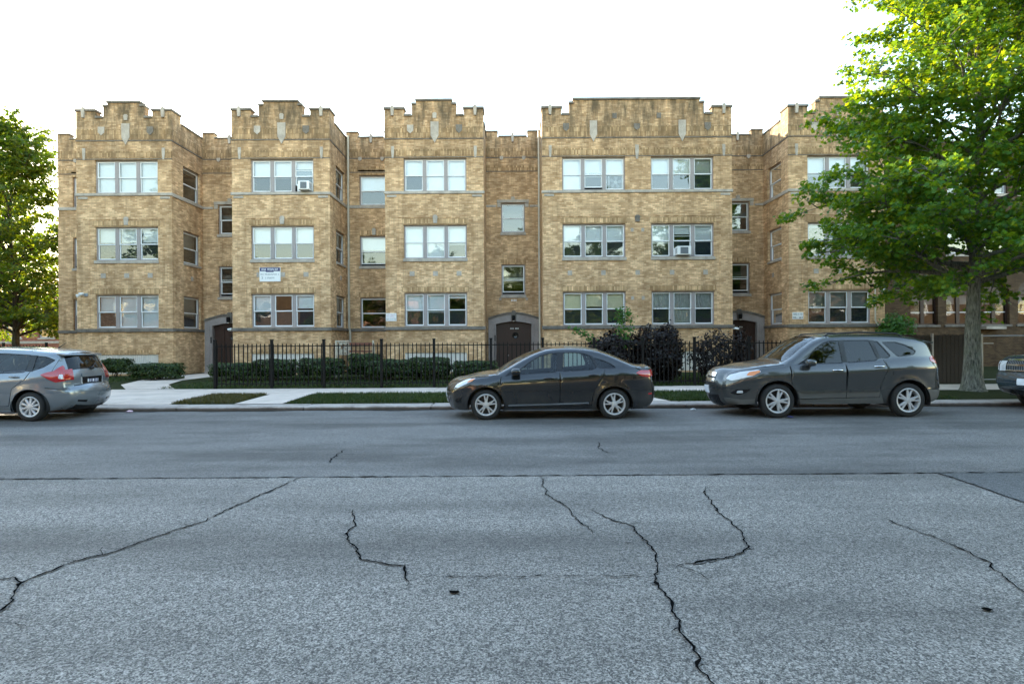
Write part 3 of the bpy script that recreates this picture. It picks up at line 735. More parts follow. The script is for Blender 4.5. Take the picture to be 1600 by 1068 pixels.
# recesses between the bays
RECS = [(-22.5, -19.62, 'end'), (-15.31, -12.60, 'stair'), (-8.18, -5.69, 'flat'), (-1.24, 1.42, 'stair'), (9.97, 12.53, 'stair')]
TB = T_front(YB)
for (x0, x1, kind) in RECS:
    cx = (x0+x1)/2; holes = []
    if kind == 'stair':
        sw = .59; W_ = [(cx-sw, cx+sw, 7.04, 8.51), (cx-sw, cx+sw, 3.93, 5.46)]; dw = .92
        holes = W_+[(cx-dw, cx+dw, ZB, 2.66)]
    elif kind == 'flat': W_ = [(-7.53, -6.10, a, c) for a, c in FL]; holes = W_
    else: W_ = [(-21.77, -20.35, a, c) for a, c in FL]; holes = W_
    wall('wall', apt, TB, x0, x1, ZB, 11.78, holes, M['brick'])
    for k, h in enumerate(W_):
        if kind == 'stair':
            window(apt, TB, *h, 1, (0,), screen=False, open_={0: .10 if k == 1 else 0})
            band(apt, 'sill', TB, h[0]-.05, h[1]+.05, h[2]-.14, h[2]-.004, .05, M['stone'])
            if k == 0:
                band(apt, 'lintel', TB, h[0]-.20, h[1]+.20, h[3]+.004, h[3]+.15, .05, M['stone']); block(apt, 'keystone', TB, cx, h[3]+.10, h[3]+.30, .2, .07, M['stone'], 'key')
                for s in (-1, 1): band(apt, 'stone_block', TB, cx+s*(sw+.10)-.09, cx+s*(sw+.10)+.09, h[3]-.22, h[3], .035, M['stone'])
            else: band(apt, 'soldier_course', TB, h[0]-.04, h[1]+.04, h[3]+.004, h[3]+.25, .013, M['soldier'])
        else:
            window(apt, TB, *h, 1, (.5 if k else .0,), blindmats={}, screen=(k != 0), sill=(.03, .12) if k == 1 else None, open_={0: .08 if k == 1 else 0})
            band(apt, 'soldier_course', TB, h[0]-.06, h[1]+.06, h[3]+.01, h[3]+.26, .013, M['soldier'])
            if k == 1 and kind == 'flat': block(apt, 'keystone', TB, (h[0]+h[1])/2, h[3]+.04, h[3]+.38, .2, .05, M['stone'], 'key')
    if kind != 'stair':
        band(apt, 'string_course', TB, x0, x1, 8.275, 8.43, .05, M['stone']); band(apt, 'water_table', TB, x0, x1, 2.18, 2.325, .07, M['stone_dark'])
    else:
        for a, c in ((x0, cx-.84), (cx+.84, x1)): band(apt, 'string_course', TB, a, c, 8.29, 8.40, .04, M['stone'])
    band(apt, 'string_course', TB, x0, x1, 10.73, 10.78, .025, M['stone_dark']); band(apt, 'string_course', TB, x0, x1, 10.05, 10.09, .018, M['stone_dark'])
    band(apt, 'soldier_course', TB, x0, x1, 10.79, 11.22, .013, M['soldier']); band(apt, 'soldier_course', TB, x0, x1, 10.10, 10.36, .013, M['soldier'])
    for s in (-.55, .55): block(apt, 'stone_block', TB, cx+s, 10.62, 10.82, .17, .04, M['stone'], 'shield')
    e = .58
    b = MB()
    for (a, c, z_) in ((x0, x0+e, 12.03), (x1-e, x1, 12.03)):
        b.box(a, c, .001, .30, 11.781, z_, T=TB)
    b.box(x0, x1, .001, .30, 11.25, 11.779, T=TB)
    b.build('parapet', M['brick'], apt)
    for (a, c, z_) in ((x0, x0+e+.03, 12.03), (x1-e-.03, x1, 12.03), (x0+e+.035, x1-e-.035, 11.78)):
        b = MB(); b.cbox(a, c, -.05, .35, z_, z_+.07, .012, T=TB); b.build('coping', M['stone_dark'], apt)
    b = MB(); b.prism([(cx-.04, 11.52), (cx+.04, 11.52), (cx+.065, 11.80), (cx+.065, 11.9), (cx, 11.99), (cx-.065, 11.9), (cx-.065, 11.80)], -.08, .05, T=TB); b.build('finial', M['stone'], apt)
    if kind == 'stair':
        # stone door surround with a flat arch
        N = 14; oa, ob = cx-.875, cx+.875
        arc = [(oa+(ob-oa)*i/N, 2.50+.13*math.sin(math.pi*i/N)) for i in range(N+1)]
        wide = min(1.25, (x1-x0)/2-.02)
        outer = [(cx-wide+2*wide*i/N, 2.72+.27*math.sin(math.pi*i/N)) for i in range(N+1)]
        b = MB()
        for i in range(N): b.prism([arc[i], arc[i+1], outer[i+1], outer[i]], -.10, .10, T=TB)
        b.box(cx-wide, oa, -.10, .20, ZB, 2.50, T=TB); b.box(ob, cx+wide, -.10, .20, ZB, 2.50, T=TB)
        b.prism([(cx-wide, 2.5), (oa, 2.5), (arc[0][0], arc[0][1]+.001), (cx-wide, 2.72)], -.10, .10, T=TB)
        b.prism([(ob, 2.5), (cx+wide, 2.5), (cx+wide, 2.72), (ob, 2.501)], -.10, .10, T=TB)
        sur = b.build('door_surround', M['stone_door'], apt)
        b = MB()
        for i in range(N): b.prism([outer[i], outer[i+1], (outer[i+1][0], outer[i+1][1]+.10), (outer[i][0], outer[i][1]+.10)], -.15, .05, T=TB)
        b.build('hood_moulding', M['stone_dark'], sur)
        for s, w_ in ((.06, .045), (.14, .03)):
            for q in (-1, 1):
                u = cx+q*(.875+s); band(sur, 'moulding', TB, u-w_/2, u+w_/2, ZB, 2.49, .118, M['stone_door'], d1=-.09)
        block(sur, 'keystone', TB, cx, 2.66, 3.16, .26, .18, M['stone_dark'], 'key')
        b = MB(); b.box(cx-.06, cx+.06, -.32, -.16, 2.66, 2.74, T=TB); b.cbox(cx-.075, cx+.075, -.335, -.17, 2.74, 2.92, .02, T=TB); b.build('porch_lamp', M['iron'], sur)
        b = MB(); b.ball((cx, YB-.26, 2.66), (.055, .055, .06), 10); b.build('lamp_globe', M['sash'], sur, 180)
        # door
        b = MB(); b.box(cx-.9, cx+.9, .12, .2, ZB+.22, 2.68, T=TB); d = b.build('door', M['door'], apt)
        b = MB(); b.box(cx-.875, cx+.875, .09, .119, 2.36, 2.46, T=TB); b.box(cx-.40, cx-.36, .085, .119, ZB+.22, 2.36, T=TB); b.box(cx+.52, cx+.56, .085, .119, ZB+.22, 2.36, T=TB); b.build('door_frame', M['door'], d)
        b = MB(); b.lathe_y([(0, .105), (.12, .105), (.14, .09), (.16, .119)], (cx+.08, YB, 1.93), 20); b.build('door_window', M['trim'], d, 40)
        for kz in (1.45, .95):
            b = MB(); b.ball((cx-.27, YB+.07, kz), (.035, .04, .035), 10); b.build('door_knob', M['chrome'], d, 180)
        b = MB(); rr = random.Random(3)
        for i in range(7):
            if i == 3: continue
            u = cx-.17+i*.062; b.box(u, u+.04, .108, .117, 2.25, 2.25+rr.uniform(.055, .065), T=TB)
        b.build('door_number', M['white'], d)
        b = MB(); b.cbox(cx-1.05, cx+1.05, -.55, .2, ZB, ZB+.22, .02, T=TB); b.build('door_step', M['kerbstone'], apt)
        b = MB(); b.box(cx-.95, cx-.90, -.14, -.10, 1.65, 1.95, T=TB); b.build('intercom', M['iron'], apt)
    if kind == 'stair' and abs(cx) < 1:
        b = MB()
        for u in (-.10, -.03, .05, .12): b.box(cx+u-.02, cx+u+.02, -.015, .01, 3.62, 3.72, T=TB)
        b.build('house_number', M['white'], apt)
        for s in (-.66, .66): block(apt, 'stone_block', TB, cx+s, 3.68, 3.80, .12, .03, M['stone'])
# end walls, back and roof
wall('wall', apt, T_left(-22.5), YB, 40, ZB, 11.85, [], M['brick'])
wall('wall', apt, T_front(40), -22.5, 16.84, ZB, 11.6, [], M['brick'], True)
b = MB(); b.box(-22.2, 16.6, YB+.3, 39.9, 11.2, 11.3)
for x0, x1 in BAYS: b.box(x0+.2, x1-.2, YF+.3, YB+.299, 11.2, 11.3)
b.build('roof', M['roofing'], apt)
# dim rooms behind the glass: floors and a spine wall
b = MB()
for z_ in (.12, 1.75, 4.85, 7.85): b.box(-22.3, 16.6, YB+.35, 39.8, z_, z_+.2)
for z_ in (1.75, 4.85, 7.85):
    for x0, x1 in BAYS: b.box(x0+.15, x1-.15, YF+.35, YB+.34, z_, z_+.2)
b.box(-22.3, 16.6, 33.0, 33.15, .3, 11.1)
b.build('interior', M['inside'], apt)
# downspouts
def pipe(pts, r=.055, mat=None):
    b = MB(); b.tube(pts, r, 10); return b.build('downspout', mat or M['pipe'], apt, 60)
pipe([(-8.06, YB-.09, 11.85), (-8.06, YB-.09, 2.45), (-8.0, YB-.12, 2.1), (-8.0, YB-.12, .25)])
pipe([(1.33, YF+1.3, 11.6), (1.33, YF+1.3, 8.6), (1.32, YF+1.3, 8.3), (1.32, YF+1.3, 3.4), (1.33, YF+1.3, .3)], .05)
pu = P(1366, 450, YF); pd = P(1366, 512, YF)
pipe([(pu.x, YF-.06, pu.z), (pu.x, YF-.06, pd.z+.35), (pu.x+.12, YF-.06, pd.z+.1)], .035)
# ------------------------------------------------------------------ neighbouring buildings
nb = empty('neighbouring_building', (24, 29.2, 0), 'dark brown brick building with round arched windows behind the maple trunk', 'building')
NY = 29.4; TN = T_front(NY); NX0, NX1 = 17.6, 50.0
arches = []
for px in (1444, 1500, 1556, 1612, 1668, 1724): arches.append(P(px, 470, NY).x)
AW = .70; az0, azs, azt = P(1500, 507, NY).z, 3.93, 4.63
def arch_wall(parent, T, x0, x1, z0, z1, cs, hw, zb, zs, mat):
    b = MB(); N = 12; edges = []
    for c in cs:
        edges.append((c-hw, c+hw))
    us = [x0]+[e for p in edges for e in p]+[x1]
    for i in range(0, len(us), 2): b.add([T(us[i], 0, z0), T(us[i+1], 0, z0), T(us[i+1], 0, z1), T(us[i], 0, z1)], [(0,1,2,3)])
    for c in cs:
        b.add([T(c-hw, 0, z0), T(c+hw, 0, z0), T(c+hw, 0, zb), T(c-hw, 0, zb)], [(0,1,2,3)])
        arc = [(c+hw*math.cos(math.pi*k/N), zs+hw*math.sin(math.pi*k/N)) for k in range(N+1)]
        for k in range(N):
            p, q = arc[k], arc[k+1]
            b.add([T(q[0], 0, q[1]), T(p[0], 0, p[1]), T(p[0], 0, z1), T(q[0], 0, z1)], [(0,1,2,3)])
        path = [(c-hw, zb), (c+hw, zb)]+arc
        for p, q in zip(path, path[1:]+path[:1]):
            b.add([T(p[0], 0, p[1]), T(q[0], 0, q[1]), T(q[0], .35, q[1]), T(p[0], .35, p[1])], [(0,1,2,3)])
    return b.build('wall', mat, parent)
arch_wall(nb, TN, NX0, NX1, 0, 5.60, arches, AW, az0, azs, M['brick_brown'])
ups = [(c-.62, c+.62, 5.95+k*3.05, 7.5+k*3.05) for c in arches for k in (0, 1)]
wall('wall', nb, TN, NX0, NX1, 5.601, 11.6, ups, M['brick_brown'])
wall('wall', nb, T_left(NX0), NY, 42, 0, 11.6, [], M['brick_brown'])
wall('wall', nb, T_front(42), NX0, NX1, 0, 11.6, [], M['brick_brown'], True)
b = MB(); b.box(NX0+.05, NX1, NY+.35, 41.9, 11.3, 11.4); b.build('roof', M['roofing'], nb)
b = MB(); b.box(NX0+.3, NX1, NY+2.5, NY+2.6, .2, 11.2); b.box(NX0+.3, NX1, NY+.4, NY+2.5, 5.2, 5.4); b.build('interior', M['inside'], nb)
band(nb, 'coping', TN, NX0-.05, NX1, 11.6, 11.72, .06, M['stone_dark'], d1=.4)
for c in arches:
    fr = MB(); hw = AW; N = 12; d0, d1 = .16, .24
    fr.box(c-hw, c-hw+.07, d0, d1, az0, azs, T=TN); fr.box(c+hw-.07, c+hw, d0, d1, az0, azs, T=TN)
    fr.box(c-.09, c+.09, d0-.01, d1, az0, azs, T=TN); fr.box(c-hw, c+hw, d0, d1, azs-.06, azs+.04, T=TN); fr.box(c-hw, c+hw, d0, d1, az0, az0+.07, T=TN)
    wn = fr.build('window', M['door'], nb)
    arc = [(c+hw*math.cos(math.pi*k/N), azs+.04+hw*.98*math.sin(math.pi*k/N)) for k in range(N+1)]
    b = MB(); b.prism(arc, d0+.02, d1, T=TN); b.build('arch_panel', M['door'], wn)
    for s in (-1, 1):
        a, e = (c-hw+.07, c-.09) if s < 0 else (c+.09, c+hw-.07)
        b = MB(); b.add([TN(a, .2, az0+.07), TN(e, .2, az0+.07), TN(e, .2, azs-.06), TN(a, .2, azs-.06)], [(0,1,2,3)]); b.build('pane', M['pane'], wn)
        b = MB(); b.box(a, e, .19, .23, az0+.62, az0+.66, T=TN); b.build('sash', M['sash'], wn)
        b = MB(); b.add([TN(a, .30, az0+1.05), TN(e, .30, az0+1.05), TN(e, .30, azs-.02), TN(a, .30, azs-.02)], [(0,1,2,3)]); b.build('blind', M['blind_grey'], wn)
    band(wn, 'sill', TN, c-hw-.1, c+hw+.1, az0-.12, az0-.002, .06, M['stone_dark'])
for (a, c, e, f) in ups:
    wn = window(nb, TN, a, c, e, f, 1, (.5,), sill=(.1, .14), screen=False)
aw = MB()
ap = P(1552, 512, NY-.3); aw.prism([(ap.x-.5, ap.z-.06), (ap.x+.5, ap.z-.06), (ap.x+.5, ap.z+.07), (ap.x-.5, ap.z+.07)], NY-.5, NY-.02)
o = aw.build('window_box', M['stone']); tag(o, 'pale window box hanging below an arched window of the brown building', 'window box')

lb = empty('red_brick_building', (-45, 56, 0), 'low red brick building seen under the crown of the left tree', 'building')
TL = T_front(56.0); lh = []
for k in range(12): lh.append((-62+k*3.2, -62+k*3.2+1.5, 2.3, 4.0))
wall('wall', lb, TL, -66, -22, 0, 6.4, lh, M['brick_red'])
wall('wall', lb, T_right(-22), 56, 66, 0, 6.4, [], M['brick_red'], True)
b = MB(); b.box(-66, -22.05, 56.3, 66, 6.1, 6.2); b.build('roof', M['roofing'], lb)
b = MB(); b.box(-66, -22.2, 58.5, 58.6, .2, 6.1); b.build('interior', M['inside'], lb)
band(lb, 'coping', TL, -66, -21.9, 6.4, 6.62, .08, M['stone'], d1=.4)
band(lb, 'string_course', TL, -66, -21.95, 1.75, 2.0, .06, M['stone'])
for h in lh: window(lb, TL, *h, 1, (.5,), screen=False, sill=(.1, .15))

# houses across the street: they only show as reflections in the glass and the car paint
def row_house(name, label, x0, x1, y, h, mat, z0=.1):
    r = empty(name, ((x0+x1)/2, y, 0), label, 'building')
    Tm = lambda u, d, v: (u, y-d, v); hs = []; n = int((x1-x0)/3.3)
    for k in range(n):
        for f in range(3):
            u = x0+1.0+k*3.3; hs.append((u, u+1.5, 1.6+f*3.1, 3.2+f*3.1))
    wall('wall', r, Tm, x0, x1, z0, h, hs, mat, True)
    for xx, tt in ((x0, lambda u, d, v: (x0+d, u, v)), (x1, lambda u, d, v: (x1-d, u, v))): wall('wall', r, tt, y-10, y, z0, h, [], mat)
    b = MB(); b.box(x0, x1, y-10, y-.3, h-.3, h-.2); b.build('roof', M['roofing'], r)
    b = MB(); b.box(x0-.06, x1+.06, y-.3, y+.08, h, h+.18); b.box(x0+.01, x1-.01, y, y+.06, 1.1, 1.3); b.build('coping', M['stone'], r)
    b = MB(); b.box(x0+.1, x1-.1, y-2, y-1.9, .2, h-.4); b.build('interior', M['inside'], r)
    for hh in hs:
        b = MB(); a, c, e, f = hh
        b.box(a, c, .08, .16, e, e+.07, T=Tm); b.box(a, c, .08, .16, f-.07, f, T=Tm); b.box(a, a+.07, .08, .16, e+.07, f-.07, T=Tm); b.box(c-.07, c, .08, .16, e+.07, f-.07, T=Tm); b.box(a+.07, c-.07, .08, .15, (e+f)/2-.03, (e+f)/2+.03, T=Tm)
        wn = b.build('window', M['sash'], r)
        b = MB(); b.add([Tm(a+.05, .12, e+.05), Tm(c-.05, .12, e+.05), Tm(c-.05, .12, f-.05), Tm(a+.05, .12, f-.05)], [(0,1,2,3)]); b.build('pane', M['pane'], wn)
    return r
row_house('brick_row_house', 'peach brick house mirrored in the ground floor glass', -21, -3.5, -12.5, 9.6, M['brick_peach'])
row_house('brick_row_house', 'brown brick house across the street mirrored in the arched windows', 23, 66, -13, 11.0, M['brick_brown'])
row_house('brick_row_house', 'brown brick house across the street mirrored in the left hand bays', -66, -24, -13, 10.0, M['brick_brown'])
row_house('brick_row_house', 'cream brick house across the street mirrored in the windows', 2.5, 20, -13.5, 9.0, M['brick_cream'])

# ------------------------------------------------------------------ things fixed to the front of the building
def ac_unit(xc, z0, w_, label, y=YF):
    r = empty('air_conditioner', (xc, y-.05, z0), label, 'air conditioner', 'window air conditioners of the front')
    b = MB(); b.cbox(xc-w_/2, xc+w_/2, y-.28, y+.14, z0+.01, z0+.40, .02); c = b.build('casing', M['white'], r, 30)
    b = MB()
    for i in range(9): b.box(xc-w_*.28, xc+w_*.28, y-.300, y-.281, z0+.07+i*.03, z0+.085+i*.03)
    b.build('grille', M['ink'], r)
    b = MB(); b.box(xc-w_*.28, xc+w_*.28, y-.286, y-.279, z0+.06, z0+.345); b.build('coil', M['black'], r)
    for s in (-1, 1):
        b = MB()
        for i in range(4): b.box(xc+s*(w_/2+.001), xc+s*(w_/2+.004), y-.25+i*.07, y-.21+i*.07, z0+.08, z0+.32)
        b.build('side_vent', M['ink'], r)
    for s in (-1, 1):
        b = MB(); b.box(xc+s*(w_/2+.01), xc+s*(w_/2+.16), y+.10, y+.13, z0, z0+.36); b.build('side_panel', M['sash'], r)
    return r
ac_unit(P(477.5, 290, YF).x, FL[2][0]+.04, .50, 'white window air conditioner in a top floor window')
ac_unit(P(1066.5, 392, YF).x, FL[1][0]+.045, .62, 'white window air conditioner in a middle floor window')
fc = P(963, 284, YF); r = empty('box_fan', (fc.x, YF+.19, FL[2][0]+.06), 'box fan standing in the lower sash of a top floor window', 'fan')
b = MB(); h = .33; zc = FL[2][0]+.40
for a in (0, 1): b.box(fc.x-h, fc.x+h, YF+.19, YF+.235, zc-h+a*(2*h-.05), zc-h+.05+a*(2*h-.05)); b.box(fc.x-h+a*(2*h-.05), fc.x-h+.05+a*(2*h-.05), YF+.19, YF+.235, zc-h+.05, zc+h-.05)
b.build('case', M['sash'], r)
b = MB()
for k in range(5):
    a = k*2*math.pi/5+.3; c_, s_ = math.cos(a), math.sin(a)
    b.prism([(fc.x+.05*c_+.05*s_, zc+.05*s_-.05*c_), (fc.x+.26*c_+.10*s_, zc+.26*s_-.10*c_), (fc.x+.27*c_-.05*s_, zc+.27*s_+.05*c_), (fc.x+.05*c_-.03*s_, zc+.05*s_+.03*c_)], YF+.205, YF+.215)
b.build('blade', M['ink'], r)
b = MB(); b.lathe_y([(0, .195), (.07, .195), (.08, .215), (0, .215)], (fc.x, YF, zc), 16); b.build('hub', M['sash'], r, 40)

def marks(b, x0, x1, z0, z1, y, rng, n, mi=0):
    u = x0; step = (x1-x0)/n
    for i in range(n):
        if rng.random() < .12: u += step; continue
        w_ = step*.72; t = (z1-z0)
        for (a, c, e, f) in rng.sample([(0, .3, 0, 1), (.7, 1, 0, 1), (0, 1, .8, 1), (0, 1, 0, .2), (0, 1, .42, .6)], 3):
            b.box(u+w_*a, u+w_*c, y-.003-rng.random()*.0004, y, z0+t*e, z0+t*f, mi)
        u += step
def banner(name, px0, py0, px1, py1, label, rows, frame=None, cat='sign'):
    a = P(px0, py1, YF); c = P(px1, py0, YF); yb = YF-.035
    r = empty(name, ((a.x+c.x)/2, YF, a.z), label, cat)
    b = MB(); b.cbox(a.x, c.x, yb, YF-.002, a.z, c.z, .004); b.build('board', M['white'], r)
    rng = random.Random(len(label)); h = c.z-a.z; w_ = c.x-a.x
    for (u0, u1, v0, v1, mat, n, solid) in rows:
        b = MB()
        if solid: b.box(a.x+w_*u0, a.x+w_*u1, yb-.002, yb, a.z+h*v0, a.z+h*v1)
        else: marks(b, a.x+w_*u0, a.x+w_*u1, a.z+h*v0, a.z+h*v1, yb-.0025 if mat is M['plate'] else yb, rng, n)
        b.build('print', mat, r)
    return r
banner('notice_board', 406, 417.5, 438.5, 440, 'white banner with navy heading on the brick below a middle floor window',
       [(.02, .98, .72, .98, M['navy'], 0, True), (.10, .90, .77, .92, M['plate'], 14, False), (.30, .68, .66, .715, M['navy'], 0, True), (.05, .95, .46, .56, M['ink'], 18, False), (.09, .19, .19, .33, M['ink'], 1, False), (.28, .72, .20, .31, M['ink'], 9, False)])
banner('notice_sign', 603.2, 489, 619.5, 501.5, 'small white and pink sign on the brick corner by a ground floor window',
       [(.08, .92, .66, .86, M['pinkink'], 9, False), (.12, .85, .44, .58, M['pinkink'], 9, False), (.05, .3, .14, .30, M['ink'], 3, False), (.76, .98, .10, .34, M['black'], 3, False), (.36, .70, .16, .28, M['ink'], 4, False)])
banner('notice_sign', 1238, 487.5, 1254.5, 498.5, 'small white sign with black foot on the brick corner behind the grey off-roader',
       [(.08, .92, .58, .84, M['ink'], 9, False), (.05, .32, .10, .34, M['black'], 3, False), (.62, .95, .10, .34, M['black'], 3, False), (.36, .60, .05, .2, M['ink'], 3, False)])
# flood lights and camera
fl = P(131, 461, YF); r = empty('flood_light', (fl.x, YF, fl.z), 'white twin floodlight on the brick corner beside a ground floor window', 'floodlight')
b = MB(); b.cbox(fl.x+.05, fl.x+.19, YF-.06, YF+.01, fl.z-.06, fl.z+.08, .01); b.tube([(fl.x+.1, YF-.05, fl.z+.02), (fl.x+.06, YF-.14, fl.z+.06)], .015); b.tube([(fl.x+.1, YF-.05, fl.z), (fl.x-.02, YF-.15, fl.z)], .015); b.build('bracket', M['ink'], r)
for dx, dz in ((.04, .05), (-.08, -.02)):
    b = MB(); b.tube([(fl.x+dx+.03, YF-.12, fl.z+dz+.03), (fl.x+dx-.03, YF-.22, fl.z+dz-.02), (fl.x+dx-.06, YF-.26, fl.z+dz-.035)], [.03, .065, .075], 12); b.build('lamp_head', M['white'], r, 50)
sc_ = P(1377, 453, YF); r = empty('security_camera', (sc_.x, YF, sc_.z), 'small white security camera on the wall end by the downpipe', 'camera')
b = MB(); b.tube([(sc_.x+.06, YF-.02, sc_.z+.02), (sc_.x+.02, YF-.10, sc_.z+.02)], .02); b.build('bracket', M['white'], r)
b = MB(); b.tube([(sc_.x+.08, YF-.10, sc_.z+.05), (sc_.x-.10, YF-.16, sc_.z-.03)], [.045, .04], 12); b.build('housing', M['white'], r, 50)
wl = P(1362, 446, YF); r = empty('flood_light', (wl.x, YF, wl.z), 'black floodlight at the top of the short downpipe', 'floodlight')
b = MB(); b.cbox(wl.x-.10, wl.x+.10, YF-.20, YF+.0, wl.z-.05, wl.z+.06, .02); b.build('lamp_head', M['iron'], r)
cm = P(1166, 513, YF); r = empty('security_camera', (cm.x-.4, YF, cm.z), 'white security camera on the water table corner by the shaded door', 'camera')
b = MB(); b.tube([(BAYS[3][1]-.02, YF-.02, cm.z), (BAYS[3][1]+.12, YF-.10, cm.z)], .02); b.build('bracket', M['white'], r)
b = MB(); b.tube([(BAYS[3][1]+.04, YF-.10, cm.z+.01), (BAYS[3][1]+.22, YF-.14, cm.z-.02)], [.04, .045], 12); b.build('housing', M['white'], r, 50)
cm = P(361, 514, YF); r = empty('security_camera', (BAYS[1][0], YF, cm.z), 'white security camera on the water table corner by the left door', 'camera')
b = MB(); b.tube([(BAYS[1][0]+.02, YF-.02, cm.z), (BAYS[1][0]-.1, YF-.09, cm.z)], .02); b.build('bracket', M['white'], r)
b = MB(); b.tube([(BAYS[1][0]-.02, YF-.09, cm.z+.01), (BAYS[1][0]-.17, YF-.12, cm.z-.02)], [.038, .042], 12); b.build('housing', M['white'], r, 50)

# ------------------------------------------------------------------ fences
def picket_mesh(h, r=.014):
    b = MB(); b.box(-r, r, -r, r, 0, h-.05); b.add([(-r, -r, h-.05), (r, -r, h-.05), (r, r, h-.05), (-r, r, h-.05), (0, 0, h)], [(0,1,4), (1,2,4), (2,3,4), (3,0,4)])
    return b.mesh('picket', M['iron'])
def post_mesh(h, r=.04):
    b = MB(); b.box(-r, r, -r, r, 0, h-.03); b.cbox(-r-.012, r+.012, -r-.012, r+.012, h-.04, h, .01)
    return b.mesh('post', M['iron'])
def iron_fence(x0, x1, y, z0, posts, label, step=.142, h=1.50, ph=1.62):
    r = empty('iron_fence', ((x0+x1)/2, y, z0), label, 'fence')
    pm, qm = picket_mesh(h-.10), post_mesh(ph)
    inv = world_of(r).inverted()
    for p in posts:
        o = link('post', qm, r, (0, 0, 0)); o.matrix_parent_inverse = inv; o.location = (p, y, z0-.02)
    x = x0+step/2
    while x < x1:
        if all(abs(x-p) > .06 for p in posts):
            o = link('picket', pm, r, (0, 0, 0)); o.matrix_parent_inverse = inv; o.location = (x, y, z0+.08+random.uniform(-.004, .004)); o.rotation_euler = (0, random.gauss(0, .004), 0)
        x += step
    for zz in (h-.16, .14, h-.03) if False else (h-.14, .14):
        b = MB(); b.box(x0, x1, y-.016, y+.016, z0+zz, z0+zz+.032); b.build('rail', M['iron'], r)
    return r
FY = SW1+.12
def fx(px): return (px-800)*FY/FPX
iron_fence(fx(336), fx(1392), FY, PH, [fx(p) for p in (336, 424.5, 506, 596, 678, 767, 848, 928, 1004, 1085, 1170, 1245, 1320, 1392)], 'black iron picket fence along the pavement in front of the apartment building')
iron_fence(-36, -22.7, 28.2, YARD(28), [-35.9, -33.7, -31.5, -29.3, -27.1, -24.9, -22.8], 'black iron picket fence left of the building under the tree', step=.16, h=1.45, ph=1.55)
r = empty('board_fence', (15.2, FY+.3, PH), 'dark board fence beside the maple trunk', 'fence')
x = fx(1398)
while x < fx(1528):
    b = MB(); hh = 1.62+random.uniform(-.02, .02); b.prism([(x, PH), (x+.125, PH), (x+.125, PH+hh-.03), (x+.0625, PH+hh), (x, PH+hh-.03)], FY+.30, FY+.32); b.build('board', M['wood_dark'], r); x += .137
for z_ in (.35, 1.35):
    b = MB(); b.box(fx(1398), fx(1528), FY+.321, FY+.36, PH+z_, PH+z_+.09); b.build('rail', M['wood_dark'], r)
for px in (1466, 1528):
    b = MB(); b.box(fx(px)-.03, fx(px)+.03, FY+.24, FY+.298, PH-.02, PH+1.66); b.build('post', M['galv'], r)
r = empty('chain_link_gate', (fx(1570), FY+.2, PH), 'grey steel tube gate frame with wire mesh right of the maple trunk', 'gate')
b = MB(); g0, g1 = fx(1542), fx(1542)+3.2
b.tube([(g0, FY+.2, PH-.02), (g0, FY+.2, PH+1.62)], .03); b.build('post', M['galv'], r, 50)
b = MB(); b.tube([(g0, FY+.2, PH+1.56), (g1, FY+.2, PH+1.56)], .022); b.build('rail', M['galv'], r, 50)
b = MB(); b.tube([(g0, FY+.2, PH+.12), (g1, FY+.2, PH+.12)], .018); b.build('rail', M['galv'], r, 50)
b = MB(); b.box(g0+.03, g0+.36, FY+.17, FY+.19, PH+1.30, PH+1.335); b.build('latch', M['galv'], r)
b = MB()
for i in range(-8, 44):
    x = g0+i*.075
    for s in (1, -1):
        a0 = x if s > 0 else x+1.4; a1 = a0+s*1.4
        p0, p1 = (a0, .14), (a1, 1.54)
        q = [(max(g0, min(g1, p0[0])), 0), (max(g0, min(g1, p1[0])), 0)]
        t0 = (q[0][0]-a0)/(a1-a0); t1 = (q[1][0]-a0)/(a1-a0)
        if abs(t1-t0) < .02: continue
        A = Vector((q[0][0], FY+.2+s*.002, PH+.14+1.4*t0)); B = Vector((q[1][0], FY+.2+s*.002, PH+.14+1.4*t1))
        b.tube([A, B], .0022, 3, caps=False)
o = b.build('wire_mesh', M['iron'], r)

# ------------------------------------------------------------------ foliage
MAPLE = np.array([(0,-.5),(.10,-.28),(.42,-.30),(.30,-.08),(.56,.14),(.28,.16),(.20,.22),(0,.58),(-.20,.22),(-.28,.16),(-.56,.14),(-.30,-.08),(-.42,-.30),(-.10,-.28)])
OVAL = np.array([(0,-.5),(.22,-.2),(.25,.1),(0,.5),(-.25,.1),(-.22,-.2)])
def leaf_mesh(name, pos, size, nrm, mat, shape, rng, fold=.0):
    n = len(pos); k = len(shape)
    nrm = nrm/np.linalg.norm(nrm, axis=1, keepdims=True)
    rv = rng.normal(size=(n, 3)); t = np.cross(nrm, rv); t /= np.linalg.norm(t, axis=1, keepdims=True)+1e-9; s = np.cross(nrm, t)
    V = pos[:, None, :]+size[:, None, None]*(shape[None, :, 0, None]*t[:, None, :]+shape[None, :, 1, None]*s[:, None, :])
    if fold: V += nrm[:, None, :]*(size[:, None, None]*fold*np.abs(shape[None, :, 0, None]))
    me = bpy.data.meshes.new(name); me.vertices.add(n*k); me.vertices.foreach_set('co', V.astype(np.float32).ravel())
    me.loops.add(n*k); me.loops.foreach_set('vertex_index', np.arange(n*k)); me.polygons.add(n)
    me.polygons.foreach_set('loop_start', np.arange(0, n*k, k)); me.materials.append(mat); me.update(); me.validate(); return me

